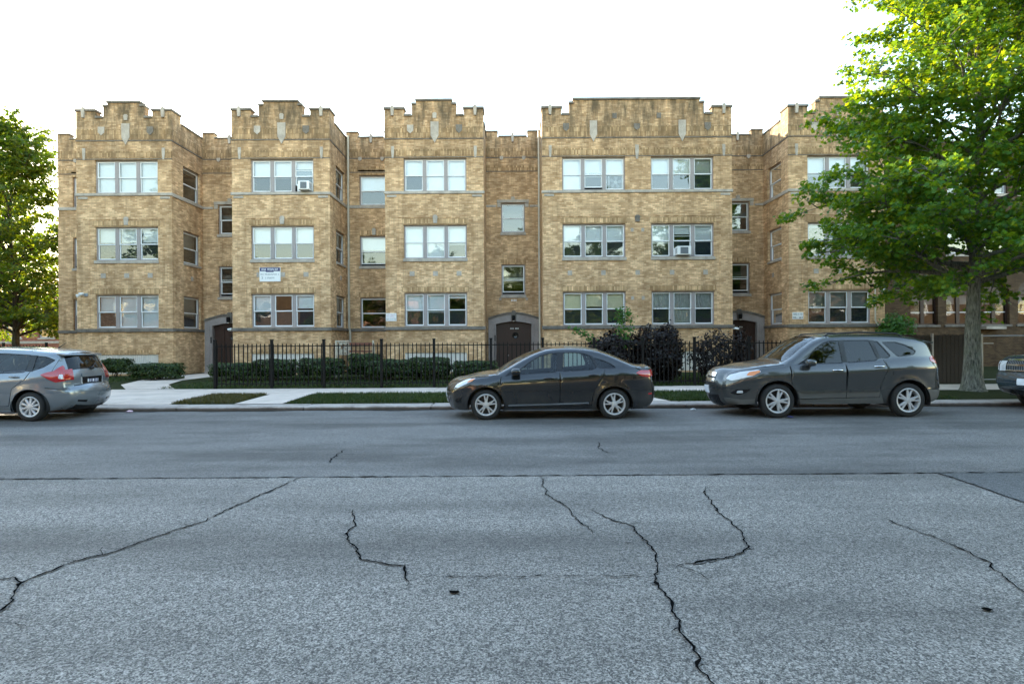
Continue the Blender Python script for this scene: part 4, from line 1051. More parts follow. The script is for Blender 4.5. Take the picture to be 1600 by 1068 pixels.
def grow_tree(seed, H, tr, base, spread, nl, leaves, size, leafmat, bark, shape=MAPLE, up=.9, lean=0., elev=(14, 66), droop=.22, dens=1.0, low_w=.95, zvar=.5):
    rng = np.random.default_rng(seed); rd = random.Random(seed)
    b = MB()
    def trunk_at(z):
        return Vector((math.sin(z*.55)*.10+lean*z*.02, math.cos(z*.43)*.08-.08, z))
    zs = [0, .12, .3, .6, 1.2, 2, 3, 4, 5, 6, 7.5, 9, 10.5, H*.94]
    zs = [z for z in zs if z < H*.93]+[H*.94]
    rad = lambda z: tr*(1-.965*(z/(H*.94))**.48)*(1+.30*math.exp(-z/.22))
    b.tube([trunk_at(z) for z in zs], [rad(z) for z in zs], 18)
    LP, LS, LN = [], [], []
    def sprig(p, d, ln, n):
        for _ in range(n):
            t = rd.random()**.7; q = p+d*ln*t+Vector((rd.gauss(0, .09), rd.gauss(0, .09), rd.gauss(0, .05)))
            LP.append(q); LS.append(size*rd.uniform(.7, 1.25)); LN.append((rd.gauss(0, .45)+d.x*.25, rd.gauss(0, .45)+d.y*.25, up))
    for k in range(nl):
        f = (k+.5)/nl; z = base+(H*.90-base)*f**1.15; az = k*2.39996+rd.uniform(-.35, .35)
        el = R(elev[0]+(elev[1]-elev[0])*f**1.2+rd.uniform(-8, 8))
        prof = (low_w+(1-low_w)*min(1, f/.3)) if f < .3 else max(.2, 1-((f-.3)/.7)**1.6*.78)
        L = spread*prof*rd.uniform(.82, 1.12)/max(.55, math.cos(el))*.92
        p = trunk_at(z); d = Vector((math.cos(az)*math.cos(el+.25), math.sin(az)*math.cos(el+.25), math.sin(el+.25)))
        n = max(5, int(L/.5)); path = [p]; sl = L/n
        for i in range(n):
            s = i/n
            d = (d+Vector((rd.gauss(0, .09), rd.gauss(0, .09), rd.gauss(0, .06)-droop*(.25+s)*.5+(.10 if f > .6 else 0)))).normalized()
            p = p+d*sl; path.append(p)
        r0 = min(rad(z)*.55, .022*L+.012); b.tube(path, [r0*(1-.88*i/n) for i in range(n+1)], 7, caps=False)
        s = .22; side = 1
        while s < 1.0:
            i = min(n-1, int(s*n)); fr = s*n-i; q = path[i].lerp(path[i+1], fr); dd = (path[i+1]-path[i]).normalized()
            hz = Vector((-dd.y, dd.x, 0)).normalized()*side; side = -side
            d2 = (dd*rd.uniform(.45, .9)+hz*rd.uniform(.6, 1.0)+Vector((0, 0, rd.uniform(-.12, .30)+rd.gauss(0, .35*zvar)))).normalized()
            l2 = L*(.16+.34*(1-s))*rd.uniform(.7, 1.2); m2 = max(2, int(l2/.28)); pp = [q]; dc = d2
            for j in range(m2):
                dc = (dc+Vector((rd.gauss(0, .12), rd.gauss(0, .12), rd.gauss(0, .08)-droop*.22))).normalized(); pp.append(pp[-1]+dc*(l2/m2))
            b.tube(pp, [max(.004, r0*.32*(1-.8*j/m2)) for j in range(m2+1)], 4, caps=False)
            for j in range(1, m2+1):
                dq = (pp[j]-pp[j-1]).normalized(); hq = Vector((-dq.y, dq.x, 0))
                for sgn in (1, -1):
                    if rd.random() > dens: continue
                    d3 = (dq*rd.uniform(.3, .8)+hq*sgn*rd.uniform(.5, 1.0)+Vector((0, 0, rd.uniform(-.25, .2)+rd.gauss(0, .4*zvar)))).normalized()
                    sprig(pp[j], d3, rd.uniform(.25, .55), leaves)
            sprig(pp[-1], dc, .35, leaves)
            s += rd.uniform(.26, .40)/L
        sprig(path[-1], d, .5, leaves*2)
    tm = b.mesh('trunk', bark, 60)
    cmesh = leaf_mesh('crown', np.array([tuple(p) for p in LP]), np.array(LS), np.array(LN), leafmat, shape, rng, .22)
    print('tree leaves', len(LP)); return tm, cmesh
def place_tree(name, meshes, loc, rz, sc, label, group=None):
    r = empty(name, (0, 0, 0), label, 'tree', group)
    link('trunk', meshes[0], r, (0, 0, 0)); link('crown', meshes[1], r, (0, 0, 0))
    r.location = loc; r.rotation_euler = (0, 0, rz); r.scale = (sc, sc, sc); return r
tp = G(1520, 611, .12)
maple = grow_tree(11, 14.5, .285, 2.95, 4.4, 88, 13, .13, M['maple'], M['bark'], elev=(4, 68), dens=1.0, up=.45, zvar=1.0)
place_tree('maple_tree', maple, (tp.x, tp.y, vz(tp.y)-.05), 1.1, 1.0, 'large green maple with grey mottled trunk on the verge behind the grey off-roader')
street = grow_tree(23, 13.0, .27, 1.9, 4.5, 58, 11, .16, M['linden'], M['bark_dark'], elev=(10, 66), dens=.95, up=.55, zvar=.9)
lt = P(22, 500, 31.5)
place_tree('broadleaf_tree', street, (lt.x, 31.5, .15), .4, 1.0, 'yellowish green tree with dark trunk left of the apartment building')
place_tree('broadleaf_tree', street, (-37.5, 41, .1), 2.2, 1.05, 'broadleaf tree standing farther back before the red brick building', None)
place_tree('broadleaf_tree', street, (1.2, -7.2, .1), 3.0, 1.0, 'street tree across the road mirrored in the stairwell windows')
place_tree('broadleaf_tree', street, (17.0, -7.2, .1), 4.0, .9, 'street tree across the road mirrored in the right hand windows')
place_tree('broadleaf_tree', street, (9.3, -6.2, .1), 1.3, 1.2, 'street tree across the road mirrored in the car windows')
place_tree('broadleaf_tree', street, (-7.6, -7.3, .1), 2.6, .8, 'street tree across the road before the peach brick house')
place_tree('broadleaf_tree', street, (-17.5, -7.0, .1), .9, .85, 'street tree across the road mirrored in the left hand windows')
place_tree('broadleaf_tree', street, (25.5, -7.3, .1), 5.9, .9, 'street tree across the road opposite the brown building')
place_tree('broadleaf_tree', street, (23.2, 16.6, .1), 5.1, .95, 'street tree on the verge beyond the maple')

place_tree('broadleaf_tree', street, (-36.5, 30.5, .1), 1.7, .95, 'broadleaf tree in the side lot farther left along the iron fence')
place_tree('broadleaf_tree', street, (-47.0, 36, .1), 3.6, 1.1, 'broadleaf tree at the far end of the side lot')
place_tree('broadleaf_tree', street, (-20.5, 15.4, .1), 5.0, .9, 'street tree on the verge left of the silver hatchback')
place_tree('broadleaf_tree', street, (-33.0, 15.4, .1), .2, 1.0, 'street tree on the verge farther along the kerb')

def shrub(name, label, cat, px0, px1, py0, py1, y, dep, n, mat, group=None, size=.055, boxy=.75, ragged=.06, stems=True):
    a = P(px0, py1, y); c = P(px1, py0, y); z0 = YARD(y)
    x0, x1, zt = a.x, c.x, c.z; zb = max(z0, a.z) if stems else z0
    r = empty(name, ((x0+x1)/2, y+dep/2, z0), label, cat, group); rng = np.random.default_rng(int(px0*7+py0))
    q = rng.normal(size=(n, 3)); q /= np.linalg.norm(q, axis=1, keepdims=True)
    bx_ = q/np.max(np.abs(q), axis=1, keepdims=True); d = q*(1-boxy)+bx_*boxy
    rad = rng.uniform(.55, 1.0, n)**.5
    lump = 1+ragged*(np.sin(q[:, 0]*7+px0)+np.cos(q[:, 1]*6+q[:, 2]*8))+rng.normal(0, ragged*.6, n)
    hw, hd, hh = (x1-x0)/2-.06, dep/2, (zt-zb)/2-.02
    pos = np.stack([(x0+x1)/2+d[:, 0]*hw*rad*lump, y+dep/2+d[:, 1]*hd*rad*lump, (zt+zb)/2+d[:, 2]*hh*rad*lump], 1)
    pos[:, 2] = np.maximum(pos[:, 2], z0+.03)
    nr = q*1.0+rng.normal(0, .55, (n, 3))+np.array([0, 0, .35])
    me = leaf_mesh('foliage', pos, rng.uniform(.7, 1.3, n)*size*1.5, nr, mat, OVAL, rng, .2); link('foliage', me, r)
    b = MB(); rd = random.Random(int(px0))
    for k in range(9):
        t = Vector(((x0+x1)/2+rd.uniform(-.25, .25)*hw, y+dep/2+rd.uniform(-.2, .2), z0-.02)); e = Vector(((x0+x1)/2+rd.uniform(-.85, .85)*hw, y+dep/2+rd.uniform(-.7, .7)*hd, zb+(zt-zb)*rd.uniform(.5, .9)))
        b.tube([t, t.lerp(e, .5)+Vector((rd.uniform(-.06, .06), 0, .05)), e], [.016, .011, .004], 5, caps=False)
    b.build('stem', M['bark_dark'], r, 60); return r
hg = 'clipped boxwood hedges behind the iron fence'
shrub('boxwood_hedge', 'dark clipped hedge against the white basement panel, partly behind the silver hatchback', 'hedge', 148, 189, 560, 583, 24.3, 1.0, 5000, M['boxwood'])
shrub('boxwood_hedge', 'clipped green hedge outside the fence by the brick corner and door path', 'hedge', 191, 270, 567, 592, 22.6, 1.1, 6500, M['boxwood'])
for (a, c, e, f, y, lb_) in ((319, 388, 567, 589, 21.6, 'low hedge at the fence end beside the left door path'), (385, 452, 561, 590, 21.4, 'rounded hedge in front of the corrugated panel, next to the fence end hedge'),
                        (459, 532, 559, 588, 21.4, 'rounded hedge just left of the garden swing seat'), (568, 642, 561, 590, 21.2, 'hedge right of the garden swing seat below the small pink sign'),
                        (634, 704, 558, 590, 21.4, 'square clipped hedge before the basement panel beside the middle entrance'), (705, 776, 563, 590, 21.2, 'low hedge touching the middle entrance path behind the dark sedan')):
    shrub('boxwood_hedge', lb_, 'hedge', a, c, e, f, y, 1.2, 7000, M['boxwood'], hg)
shrub('boxwood_hedge', 'taller dark hedge at the foot of the garden swing seat', 'hedge', 540, 596, 552, 586, 21.9, .9, 7000, M['boxwood'], hg, stems=True)
bg_ = 'dark purple shrubs by the fence'
shrub('barberry_shrub', 'dark purple shrub with ragged top behind the boot of the sedan', 'shrub', 926, 1012, 519, 598, 19.5, 1.6, 7500, M['barberry'], bg_, .075, .35, .13)
shrub('barberry_shrub', 'tallest dark purple shrub, right of the green sapling', 'shrub', 1005, 1078, 508, 598, 19.6, 1.6, 7500, M['barberry'], bg_, .075, .4, .12)
shrub('barberry_shrub', 'feathery dark shrub before the shaded right doorway', 'shrub', 1090, 1182, 518, 598, 19.6, 1.4, 3600, M['barberry'], bg_, .07, .35, .16)
shrub('leafy_shrub', 'dark green shrub in the gap between the yellow and brown buildings', 'shrub', 1392, 1440, 492, 560, 24.5, 1.5, 2600, M['sapling'], None, .10, .3, .15)
def sapling(name, label, base, path, n, spread, mat, size=.10):
    r = empty(name, tuple(base), label, 'sapling'); rng = np.random.default_rng(n); rd = random.Random(n)
    b = MB(); b.tube([base]+path, [.02*(1-.8*i/len(path)) for i in range(len(path)+1)], 6)
    pts = [Vector(base)]+[Vector(p) for p in path]; LP = []
    for k in range(n):
        t = rd.uniform(.35, 1)*(len(pts)-1); i = min(len(pts)-2, int(t)); q = pts[i].lerp(pts[i+1], t-i)
        LP.append((q.x+rd.gauss(0, spread), q.y+rd.gauss(0, spread), q.z+rd.gauss(0, spread*.8)))
    for k in range(10):
        q = Vector(LP[k*7]); i = min(range(len(pts)), key=lambda j: (pts[j]-q).length); b.tube([pts[i], q], [.008, .003], 4, caps=False)
    b.build('stem', M['bark_dark'], r, 60)
    nr = rng.normal(0, .6, (n, 3))+np.array([0, -.3, .7])
    me = leaf_mesh('foliage', np.array(LP), rng.uniform(.7, 1.3, n)*size, nr, mat, MAPLE, rng, .2); link('foliage', me, r); return r
q = lambda x, y, d: tuple(P(x, y, d))
sapling('sapling', 'bright green sapling rising out of the purple shrubs to window height', (P(976, 560, 19.9).x, 19.9, YARD(19.9)), [q(977, 556, 19.9), q(976, 530, 19.9), q(974, 505, 19.9), q(976, 482, 19.9)], 330, .17, M['sapling'])
sapling('sapling', 'thin leaning green sapling reaching over the fence behind the sedan roof', (P(938, 560, 19.7).x, 19.7, YARD(19.7)), [q(936, 556, 19.7), q(926, 536, 19.7), q(916, 523, 19.7), q(902, 515, 19.7), q(893, 514, 19.7)], 150, .07, M['sapling'], .085)

# garden swing seat with pale posts
BY = 22.9; e0, e1 = P(525, 540, BY).x, P(583, 540, BY).x
bz = YARD(BY); r = empty('garden_swing', ((e0+e1)/2, BY, bz), 'garden swing seat with pale posts, scrollwork panel and reddish beams behind the fence', 'swing seat')
for s, x in enumerate((e0, e1)):
    b = MB(); b.tube([(x, BY, bz-.02), (x, BY, bz+1.52)], .032, 8); b.tube([(x, BY+.6, bz-.02), (x, BY+.04, bz+1.48)], .028, 8); b.build('post', M['pipe'], r, 60)
rr = random.Random(4); b = MB()
for k in range(46):
    ux, uz, rad_ = rr.uniform(e0+.05, e0+.50), bz+rr.uniform(1.0, 1.46), rr.uniform(.03, .06)
    b.tube([(ux+rad_*math.cos(a), BY+.01, uz+rad_*math.sin(a)) for a in [j*math.pi/4 for j in range(9)]], .011, 5, caps=False)
b.box(e0, e0+.53, BY-.01, BY+.02, bz+1.48, bz+1.52); b.box(e0, e0+.53, BY-.01, BY+.02, bz+.95, bz+.98); b.build('scrollwork_panel', M['pipe'], r)
for z_, h_ in ((1.33, .10), (1.05, .07), (.78, .07)):
    b = MB(); b.cbox(e0+.53, e1-.03, BY-.02, BY+.02, bz+z_, bz+z_+h_, .006); b.build('beam', M['wood_red'], r)
for k in range(4):
    b = MB(); b.cbox(e0+.06, e1-.06, BY-.02+k*.11, BY+.07+k*.11, bz+.43, bz+.46, .006); b.build('slat', M['wood_red'], r)
# litter
def litter(px, py, mat, label, s, h=0.):
    c = G(px, py, h); rr = random.Random(px); b = MB()
    n = 9; vs = [(c.x+s*1.6*math.cos(k*2*math.pi/n)*rr.uniform(.6, 1.1), c.y+s*math.sin(k*2*math.pi/n)*rr.uniform(.6, 1.1), h+.006+rr.uniform(0, s*.5)) for k in range(n)]
    vs.append((c.x, c.y, h+s*.8)); b.add(vs, [(k, (k+1) % n, n) for k in range(n)]); b.add([(v[0], v[1], h+.003) for v in vs[:n]], [tuple(range(n-1, -1, -1))])
    o = b.build('litter', mat); tag(o, label, 'litter')
litter(202, 643.5, M['pinkink'], 'crumpled pink and white wrapper in the gutter by the hatchback', .06, .012)
litter(1234.5, 652, M['navy'], 'small blue wrapper on the road beside the front wheel of the off-roader', .05, .012)
litter(1083, 640.0, M['white'], 'white paper scrap in the gutter between the sedan and the off-roader', .05, .012)
# ------------------------------------------------------------------ cars
def catmull(pts, step=.03):
    pts = [np.array(p, float) for p in pts]; outp = []
    for i in range(len(pts)-1):
        p0 = pts[max(0, i-1)]; p1 = pts[i]; p2 = pts[i+1]; p3 = pts[min(len(pts)-1, i+2)]
        d1 = max(1e-6, np.linalg.norm((p1-p0)[:2])); d2 = max(1e-6, np.linalg.norm((p2-p1)[:2])); d3 = max(1e-6, np.linalg.norm((p3-p2)[:2]))
        m1 = ((p1-p0)/d1*d2+(p2-p1)/d2*d1)/(d1+d2)*d2 if i > 0 else (p2-p1)
        m2 = ((p2-p1)/d2*d3+(p3-p2)/d3*d2)/(d2+d3)*d2 if i < len(pts)-2 else (p2-p1)
        n = max(1, int(round(d2/step)))
        for k in range(n):
            t = k/n; t2 = t*t; t3 = t2*t
            outp.append((2*t3-3*t2+1)*p1+(t3-2*t2+t)*m1+(-2*t3+3*t2)*p2+(t3-t2)*m2)
    outp.append(pts[-1]); return np.array(outp)
def pip(pts, poly):
    x, y = pts[:, 0], pts[:, 1]; ins = np.zeros(len(pts), bool); n = len(poly); j = n-1
    for i in range(n):
        xi, yi = poly[i]; xj, yj = poly[j]
        c = ((yi > y) != (yj > y)) & (x < (xj-xi)*(y-yi)/((yj-yi) if yj != yi else 1e-12)+xi)
        ins ^= c; j = i
    return ins
def ribbon(line, w_):
    line = [np.array(p, float) for p in line]; L, Rr = [], []
    for i, p in enumerate(line):
        t = line[min(i+1, len(line)-1)]-line[max(i-1, 0)]; t = t/np.linalg.norm(t); n = np.array([-t[1], t[0]])*w_/2
        L.append(p+n); Rr.append(p-n)
    return [tuple(p) for p in L]+[tuple(p) for p in reversed(Rr)]
def round_poly(poly, r=.03, n=4):
    o = []; N = len(poly)
    for i in range(N):
        a, b, c = (np.array(poly[(i+k) % N], float) for k in (-1, 0, 1))
        da, dc = a-b, c-b; la, lc = np.linalg.norm(da), np.linalg.norm(dc); q = min(r, la*.4, lc*.4)
        p0, p2 = b+da/la*q, b+dc/lc*q
        for k in range(n+1):
            t = k/n; o.append(tuple((1-t)**2*p0+2*t*(1-t)*b+t*t*p2))
    return o
def grow_poly(poly, d):
    c = np.mean(np.array(poly), 0); N = len(poly); o = []
    ar = sum(poly[i][0]*poly[(i+1) % N][1]-poly[(i+1) % N][0]*poly[i][1] for i in range(N))
    sg = 1 if ar > 0 else -1
    for i in range(N):
        a, b, e = (np.array(poly[(i+k) % N], float) for k in (-1, 0, 1))
        t = e-a; t = t/(np.linalg.norm(t)+1e-9); o.append(tuple(b+np.array([t[1], -t[0]])*d*sg))
    return o

class Car:
    TS = [0, .15, .3, .45, .6, .72, .80, .86, .90, .945, .975, 1.0]
    def __init__(s, name, label, sp, X0, Yc, cat='car'):
        sp = s.sp = s.squash(sp); s.X0, s.Yc = X0, Yc
        s.root = empty(name, (X0+sp['L']/2, Yc, 0), label, cat)
        c = catmull(sp['contour'], .035); s.cont = c[:, :2]; s.crown = np.maximum(c[:, 2], .0)
        d = np.gradient(s.cont, axis=0); d /= np.linalg.norm(d, axis=1, keepdims=True)+1e-9
        s.nrm = np.stack([-d[:, 1], d[:, 0]], 1)
    def mx(s, x):
        xf, df, xr, dr, L = s.sq
        if x < xf: return df+x*(xf-df)/xf
        if x > xr: return xr+(x-xr)*(L-dr-xr)/(L-xr)
        return x
    def squash(s, sp):                       # shortens the overhangs so that the bowed nose and tail end at the true length
        s.sq = (*sp['squash'], sp['L']); q = lambda p: (s.mx(p[0]), *p[1:]); o = dict(sp); o['L'] = sp['L']-sp['squash'][3]
        o['contour'] = [q(p) for p in sp['contour']]
        for k in ('blacks', 'seams', 'clads'): o[k] = [[q(p) for p in l] for l in sp.get(k, [])]
        o['windows'] = [(n, [q(p) for p in l], m) for n, l, m in sp['windows']]; o['doors'] = [(n, [q(p) for p in l]) for n, l in sp['doors']]
        return o
    # half width of the body at side-view position (x, z)
    def W(s, x, z):
        sp = s.sp; x = np.asarray(x, float); z = np.asarray(z, float)
        belt = np.interp(x, *zip(*sp['belt'])); zz = [p[0] for p in sp['hw']]; ww = [p[1] for p in sp['hw']]
        u = np.where(z <= belt, z, belt)
        low = np.interp(u/belt, zz, ww)
        w_ = low-np.where(z > belt, sp.get('ledge', .018)*np.clip((z-belt)/.03, 0, 1)+np.maximum(0, z-belt)*sp['tumble'], 0)
        xf, tf = sp['nose']; xr, tr = sp['tail']; L = sp['L']
        a = np.clip((xf-x)/xf, 0, 1); b = np.clip((x-(L-xr))/xr, 0, 1)
        w_ = w_*(1-(1-tf)*a**2.6)*(1-(1-tr)*b**2.6)
        for (cx, r) in [(q, sp['arch']) for q in sp['wheels']]:           # flared arches
            dd = np.hypot(x-cx, z-sp['wr']); w_ = w_+.016*np.exp(-((dd-r)/.07)**2)
        for (zr, amp, wd) in sp.get('creases', []):
            w_ = w_+amp*np.exp(-((z-(belt+zr))/wd)**2)
        return w_
    def dist(s, x, z):
        p = np.stack([np.ravel(x), np.ravel(z)], 1); a, b = s.cont[:-1], s.cont[1:]; ab = b-a; l2 = (ab**2).sum(1)+1e-12; best = np.full(len(p), 9.)
        for i in range(0, len(p), 2000):
            q = p[i:i+2000]; t = np.clip(((q[:, None]-a[None])*ab[None]).sum(2)/l2, 0, 1)
            best[i:i+2000] = np.sqrt((((a[None]+t[..., None]*ab[None])-q[:, None])**2).sum(2)).min(1)
        return best
    def half(s, x, z):
        x = np.ravel(np.asarray(x, float)); z = np.ravel(np.asarray(z, float)); d = s.dist(x, z); r = s.sp.get('round', .085)
        k = np.clip(d/r, 0, 1); return s.W(x, z)-r*(1-np.sqrt(np.maximum(0, 1-(1-k)**2)))
    def wpt(s, x, y, z): return (s.X0+x, s.Yc+y, z)
    def side_tri(s, poly_outer, extra, step=.04):
        sp = s.sp; V = []; E = []
        def addloop(lp):
            o = len(V); V.extend([Vector(p) for p in lp]); E.extend([(o+i, o+(i+1) % len(lp)) for i in range(len(lp))])
        addloop(poly_outer)
        for lp in extra: addloop(lp)
        pa = np.array(poly_outer); x0, z0 = pa.min(0); x1, z1 = pa.max(0)
        gx, gz = np.meshgrid(np.arange(x0+step/2, x1, step), np.arange(z0+step/2, z1, step)); g = np.stack([gx.ravel(), gz.ravel()], 1)
        g[:, 0] += (np.round((g[:, 1]-z0)/step) % 2)*step*.5
        g = g[pip(g, poly_outer)]
        V.extend([Vector(p) for p in g])
        vo, eo, fo, *_ = delaunay_2d_cdt(V, E, [], 0, 1e-5)
        vo = np.array([tuple(v) for v in vo]); fo = np.array(fo); cen = vo[fo].mean(1)
        keep = pip(cen, poly_outer); return vo, fo[keep], cen[keep]
    def outline(s):
        sp = s.sp; o = [tuple(p) for p in s.cont]; ra = sp['arch']; zb = sp['sill']
        a0 = math.asin(max(-1, (zb-sp['wr'])/ra))
        for cx in reversed(sp['wheels']):
            for k in range(21):
                a = a0+(math.pi-2*a0)*k/20; o.append((cx+ra*math.cos(a), sp['wr']+ra*math.sin(a)))
        return o
    def build_body(s):
        sp = s.sp; paint = sp['paint']; outl = s.outline(); wins = sp['windows']; doors = sp['doors']
        trims = [round_poly(grow_poly(w_, .022), .04) for _, w_, _ in wins]; wp = [round_poly(w_, .035) for _, w_, _ in wins]
        blacks = sp.get('blacks', []); seams = [ribbon(l, .011) for l in sp['seams']]; dp = [d for _, d in doors]
        ring = []
        r = sp.get('round', .085)
        vo, fo, cen = s.side_tri(outl, trims+wp+blacks+seams+dp+sp.get('clads', []))
        lab = np.full(len(cen), -1); regs = []
        def claim(poly, key):
            k = (lab < 0) & pip(cen, poly); regs.append(key); lab[k] = len(regs)-1
        for p, (nm, _, m) in zip(wp, wins): claim(p, ('pane', m))
        for p in trims+blacks: claim(p, ('trim', 0))
        for p in seams: claim(p, ('seam', 0))
        for p in sp.get('clads', []): claim(p, ('clad', 0))
        for nm, p in doors: claim(p, ('door', nm))
        y = s.half(vo[:, 0], vo[:, 1]); body = MB()
        mats = [paint, M['trim'], M['clad']]
        for sgn in (-1, 1):
            for ri in range(-1, len(regs)):
                fs = fo[lab == ri]
                if not len(fs): continue
                key = regs[ri] if ri >= 0 else ('body', 0)
                inset = .010 if key[0] == 'pane' else (.006 if key[0] == 'seam' else 0)
                used = np.unique(fs); mp = {v: i for i, v in enumerate(used)}
                vs = [s.wpt(vo[v, 0], sgn*(y[v]-inset), vo[v, 1]) for v in used]
                ff = [tuple(mp[v] for v in (f if sgn < 0 else f[::-1])) for f in fs]
                if key[0] in ('body', 'trim', 'seam', 'clad'): body.add(vs, ff, {'body': 0, 'trim': 1, 'seam': 1, 'clad': 2}[key[0]])
                else:
                    b = MB(); b.add(vs, ff)
                    if key[0] == 'pane': b.build('window', key[1], s.root, 30)
                    else: b.build('door', paint, s.root, 30)
        # top strip: nose, bonnet, windscreen, roof, tail
        C, N = s.cont, s.nrm; yc = s.half(C[:, 0], C[:, 1]); ts = [-t for t in reversed(s.TS[1:])]+s.TS
        def sp_pt(i, t, off=0.):
            o = s.crown[i]*(1-abs(t)**2.3)+off
            return s.wpt(C[i, 0]+N[i, 0]*o, t*yc[i], C[i, 1]+N[i, 1]*o)
        s.sp_pt = sp_pt; s.ts = ts
        ranges = [(s.near(a), s.near(b), m, nm) for a, b, m, nm in sp['screens']]
        panes = {k: MB() for k in range(len(ranges))}
        for i in range(len(C)-1):
            for j in range(len(ts)-1):
                tm = abs((ts[j]+ts[j+1])/2); q = [sp_pt(i, ts[j]), sp_pt(i, ts[j+1]), sp_pt(i+1, ts[j+1]), sp_pt(i+1, ts[j])]
                hit = None
                for k, (a, b_, m, nm) in enumerate(ranges):
                    if a <= i < b_ and tm < .90: hit = ('p', k)
                    elif a-1 <= i < b_+1 and tm < .945 and not hit: hit = ('t', k)
                if hit and hit[0] == 'p':
                    q = [sp_pt(i, ts[j], -.008), sp_pt(i, ts[j+1], -.008), sp_pt(i+1, ts[j+1], -.008), sp_pt(i+1, ts[j], -.008)]; panes[hit[1]].add(q, [(3,2,1,0)])
                else:
                    mi = 1 if hit else 0
                    if any(s.near(a) <= i < s.near(b_) and tm < tmx for a, b_, tmx in sp.get('strip_black', [])): mi = 1
                    if any(s.near(a) <= i < s.near(b_) for a, b_ in sp.get('strip_clad', [])): mi = 2
                    body.add(q, [(3,2,1,0)], mi)
        for k, (a, b_, m, nm) in enumerate(ranges): weld(panes[k].build(nm, m, s.root, 180))
        s.body = body.build('body', mats, s.root); weld(s.body, 32)
        # dark underside, wheel housings and cabin
        b = MB(); L = sp['L']; wbx = sp['wheels']; ra = sp['arch']
        b.box(s.X0+.25, s.X0+wbx[0]-ra, s.Yc-.55, s.Yc+.55, sp['sill']+.04, sp['sill']+.2); b.box(s.X0+wbx[0]+ra+.02, s.X0+wbx[1]-ra-.02, s.Yc-.72, s.Yc+.72, sp['sill']+.02, sp['sill']+.26); b.box(s.X0+wbx[1]+ra, s.X0+L-.25, s.Yc-.55, s.Yc+.55, sp['sill']+.06, sp['sill']+.22)
        b.box(s.X0+wbx[0]-ra-.01, s.X0+wbx[0]+ra+.03, s.Yc-.5, s.Yc+.5, sp['sill']+.08, .8); b.box(s.X0+wbx[1]-ra-.03, s.X0+wbx[1]+ra+.01, s.Yc-.5, s.Yc+.5, sp['sill']+.08, .8)
        b.build('underbody', M['black'], s.root)
        for cx in wbx:
            for sgn in (-1, 1):
                yo = float(s.half([cx], [sp['wr']+ra+.02])[0])-.012; b = MB(); n = 20; vs = []
                for k in range(n+1):
                    a = -.25+(math.pi+.5)*k/n
                    for yy in (yo, .48): vs.append(s.wpt(cx+(ra+.012)*math.cos(a), sgn*yy, sp['wr']+(ra+.012)*math.sin(a)))
                b.add(vs, [(2*k, 2*k+1, 2*k+3, 2*k+2) for k in range(n)]); b.build('wheel_arch', M['black'], s.root)
        s.cabin()
        for cx in wbx:
            for sgn in (-1, 1): s.wheel(cx, sgn)
    def near(s, p): return int(np.argmin(((s.cont-np.array((s.mx(p[0]), p[1])))**2).sum(1)))
    def cabin(s):
        sp = s.sp; x0, x1 = sp['cabin']; zf = sp['sill']+.16; bl = float(np.interp((x0+x1)/2, *zip(*sp['belt']))); X = s.X0; hw = sp['hw'][-1][1]-.14
        b = MB(); b.box(X+x0, X+x1, s.Yc-hw, s.Yc+hw, zf-.05, zf); b.cbox(X+x0-.25, X+x0+.28, s.Yc-hw, s.Yc+hw, zf+.1, bl-.05, .05); b.build('dashboard', M['seat'], s.root)
        def seat(xs, yc, w_):
            b = MB(); b.cbox(X+xs, X+xs+.50, yc-w_/2, yc+w_/2, zf+.15, zf+.32, .04)
            T = lambda x, y, z: (x+(z-zf-.3)*.28, y, z)
            b.cbox(X+xs+.44, X+xs+.58, yc-w_/2, yc+w_/2, zf+.25, bl-.02, .05, T=T); b.cbox(X+xs+.47, X+xs+.57, yc-.13, yc+.13, bl+.02, bl+.20, .04, T=T); b.box(X+xs+.50, X+xs+.53, yc-.05, yc+.05, bl-.03, bl+.03, T=T)
            b.build('seat', M['seat'], s.root, 40)
        for yc in (-.37, .37): seat(x0+.42, s.Yc+yc, .48)
        for yc in (-.36, .36): seat(min(x0+1.28, x1-.75), s.Yc+yc, .62)
        b = MB(); cx, cz = X+x0+.42, bl+.0
        b.tube([(cx+.10*math.sin(a)*.4, s.Yc+.37+.18*math.cos(a), cz+.18*math.sin(a)) for a in [k*math.pi/8 for k in range(17)]], .014, 6, caps=False); b.build('steering_wheel', M['black'], s.root, 60)
    def wheel(s, cx, sgn):
        sp = s.sp; r = sp['wr']; rr = sp['rim']; yo = float(s.half([cx], [r+sp['arch']+.03])[0])-.028; w_ = .205
        c = (s.X0+cx, s.Yc+sgn*yo, r); f = -sgn                                  # f points inwards
        b = MB(); b.lathe_y([(0, f*.10), (rr*.8, f*.10), (rr*.8, f*.16), (0, f*.16)], c, 28); hub = b.build('wheel', M['black'], s.root, 40)
        b = MB(); b.lathe_y([(rr-.008, f*.028), (rr+.012, f*.006), (rr+.03, f*.002), (r-.035, f*.010), (r-.010, f*.028), (r, f*.055), (r, f*(w_-.055)), (r-.012, f*(w_-.025)), (rr+.02, f*w_), (rr-.01, f*(w_-.03)), (rr-.008, f*.028)], c, 48); b.build('tyre', M['rubber'], hub, 35)
        b = MB(); b.lathe_y([(rr-.002, f*.018), (rr+.006, f*.012), (rr-.004, f*.008), (rr-.022, f*.014), (rr-.03, f*.04), (rr-.034, f*.13), (rr-.02, f*.15)], c, 48)
        n, style = sp['spokes']
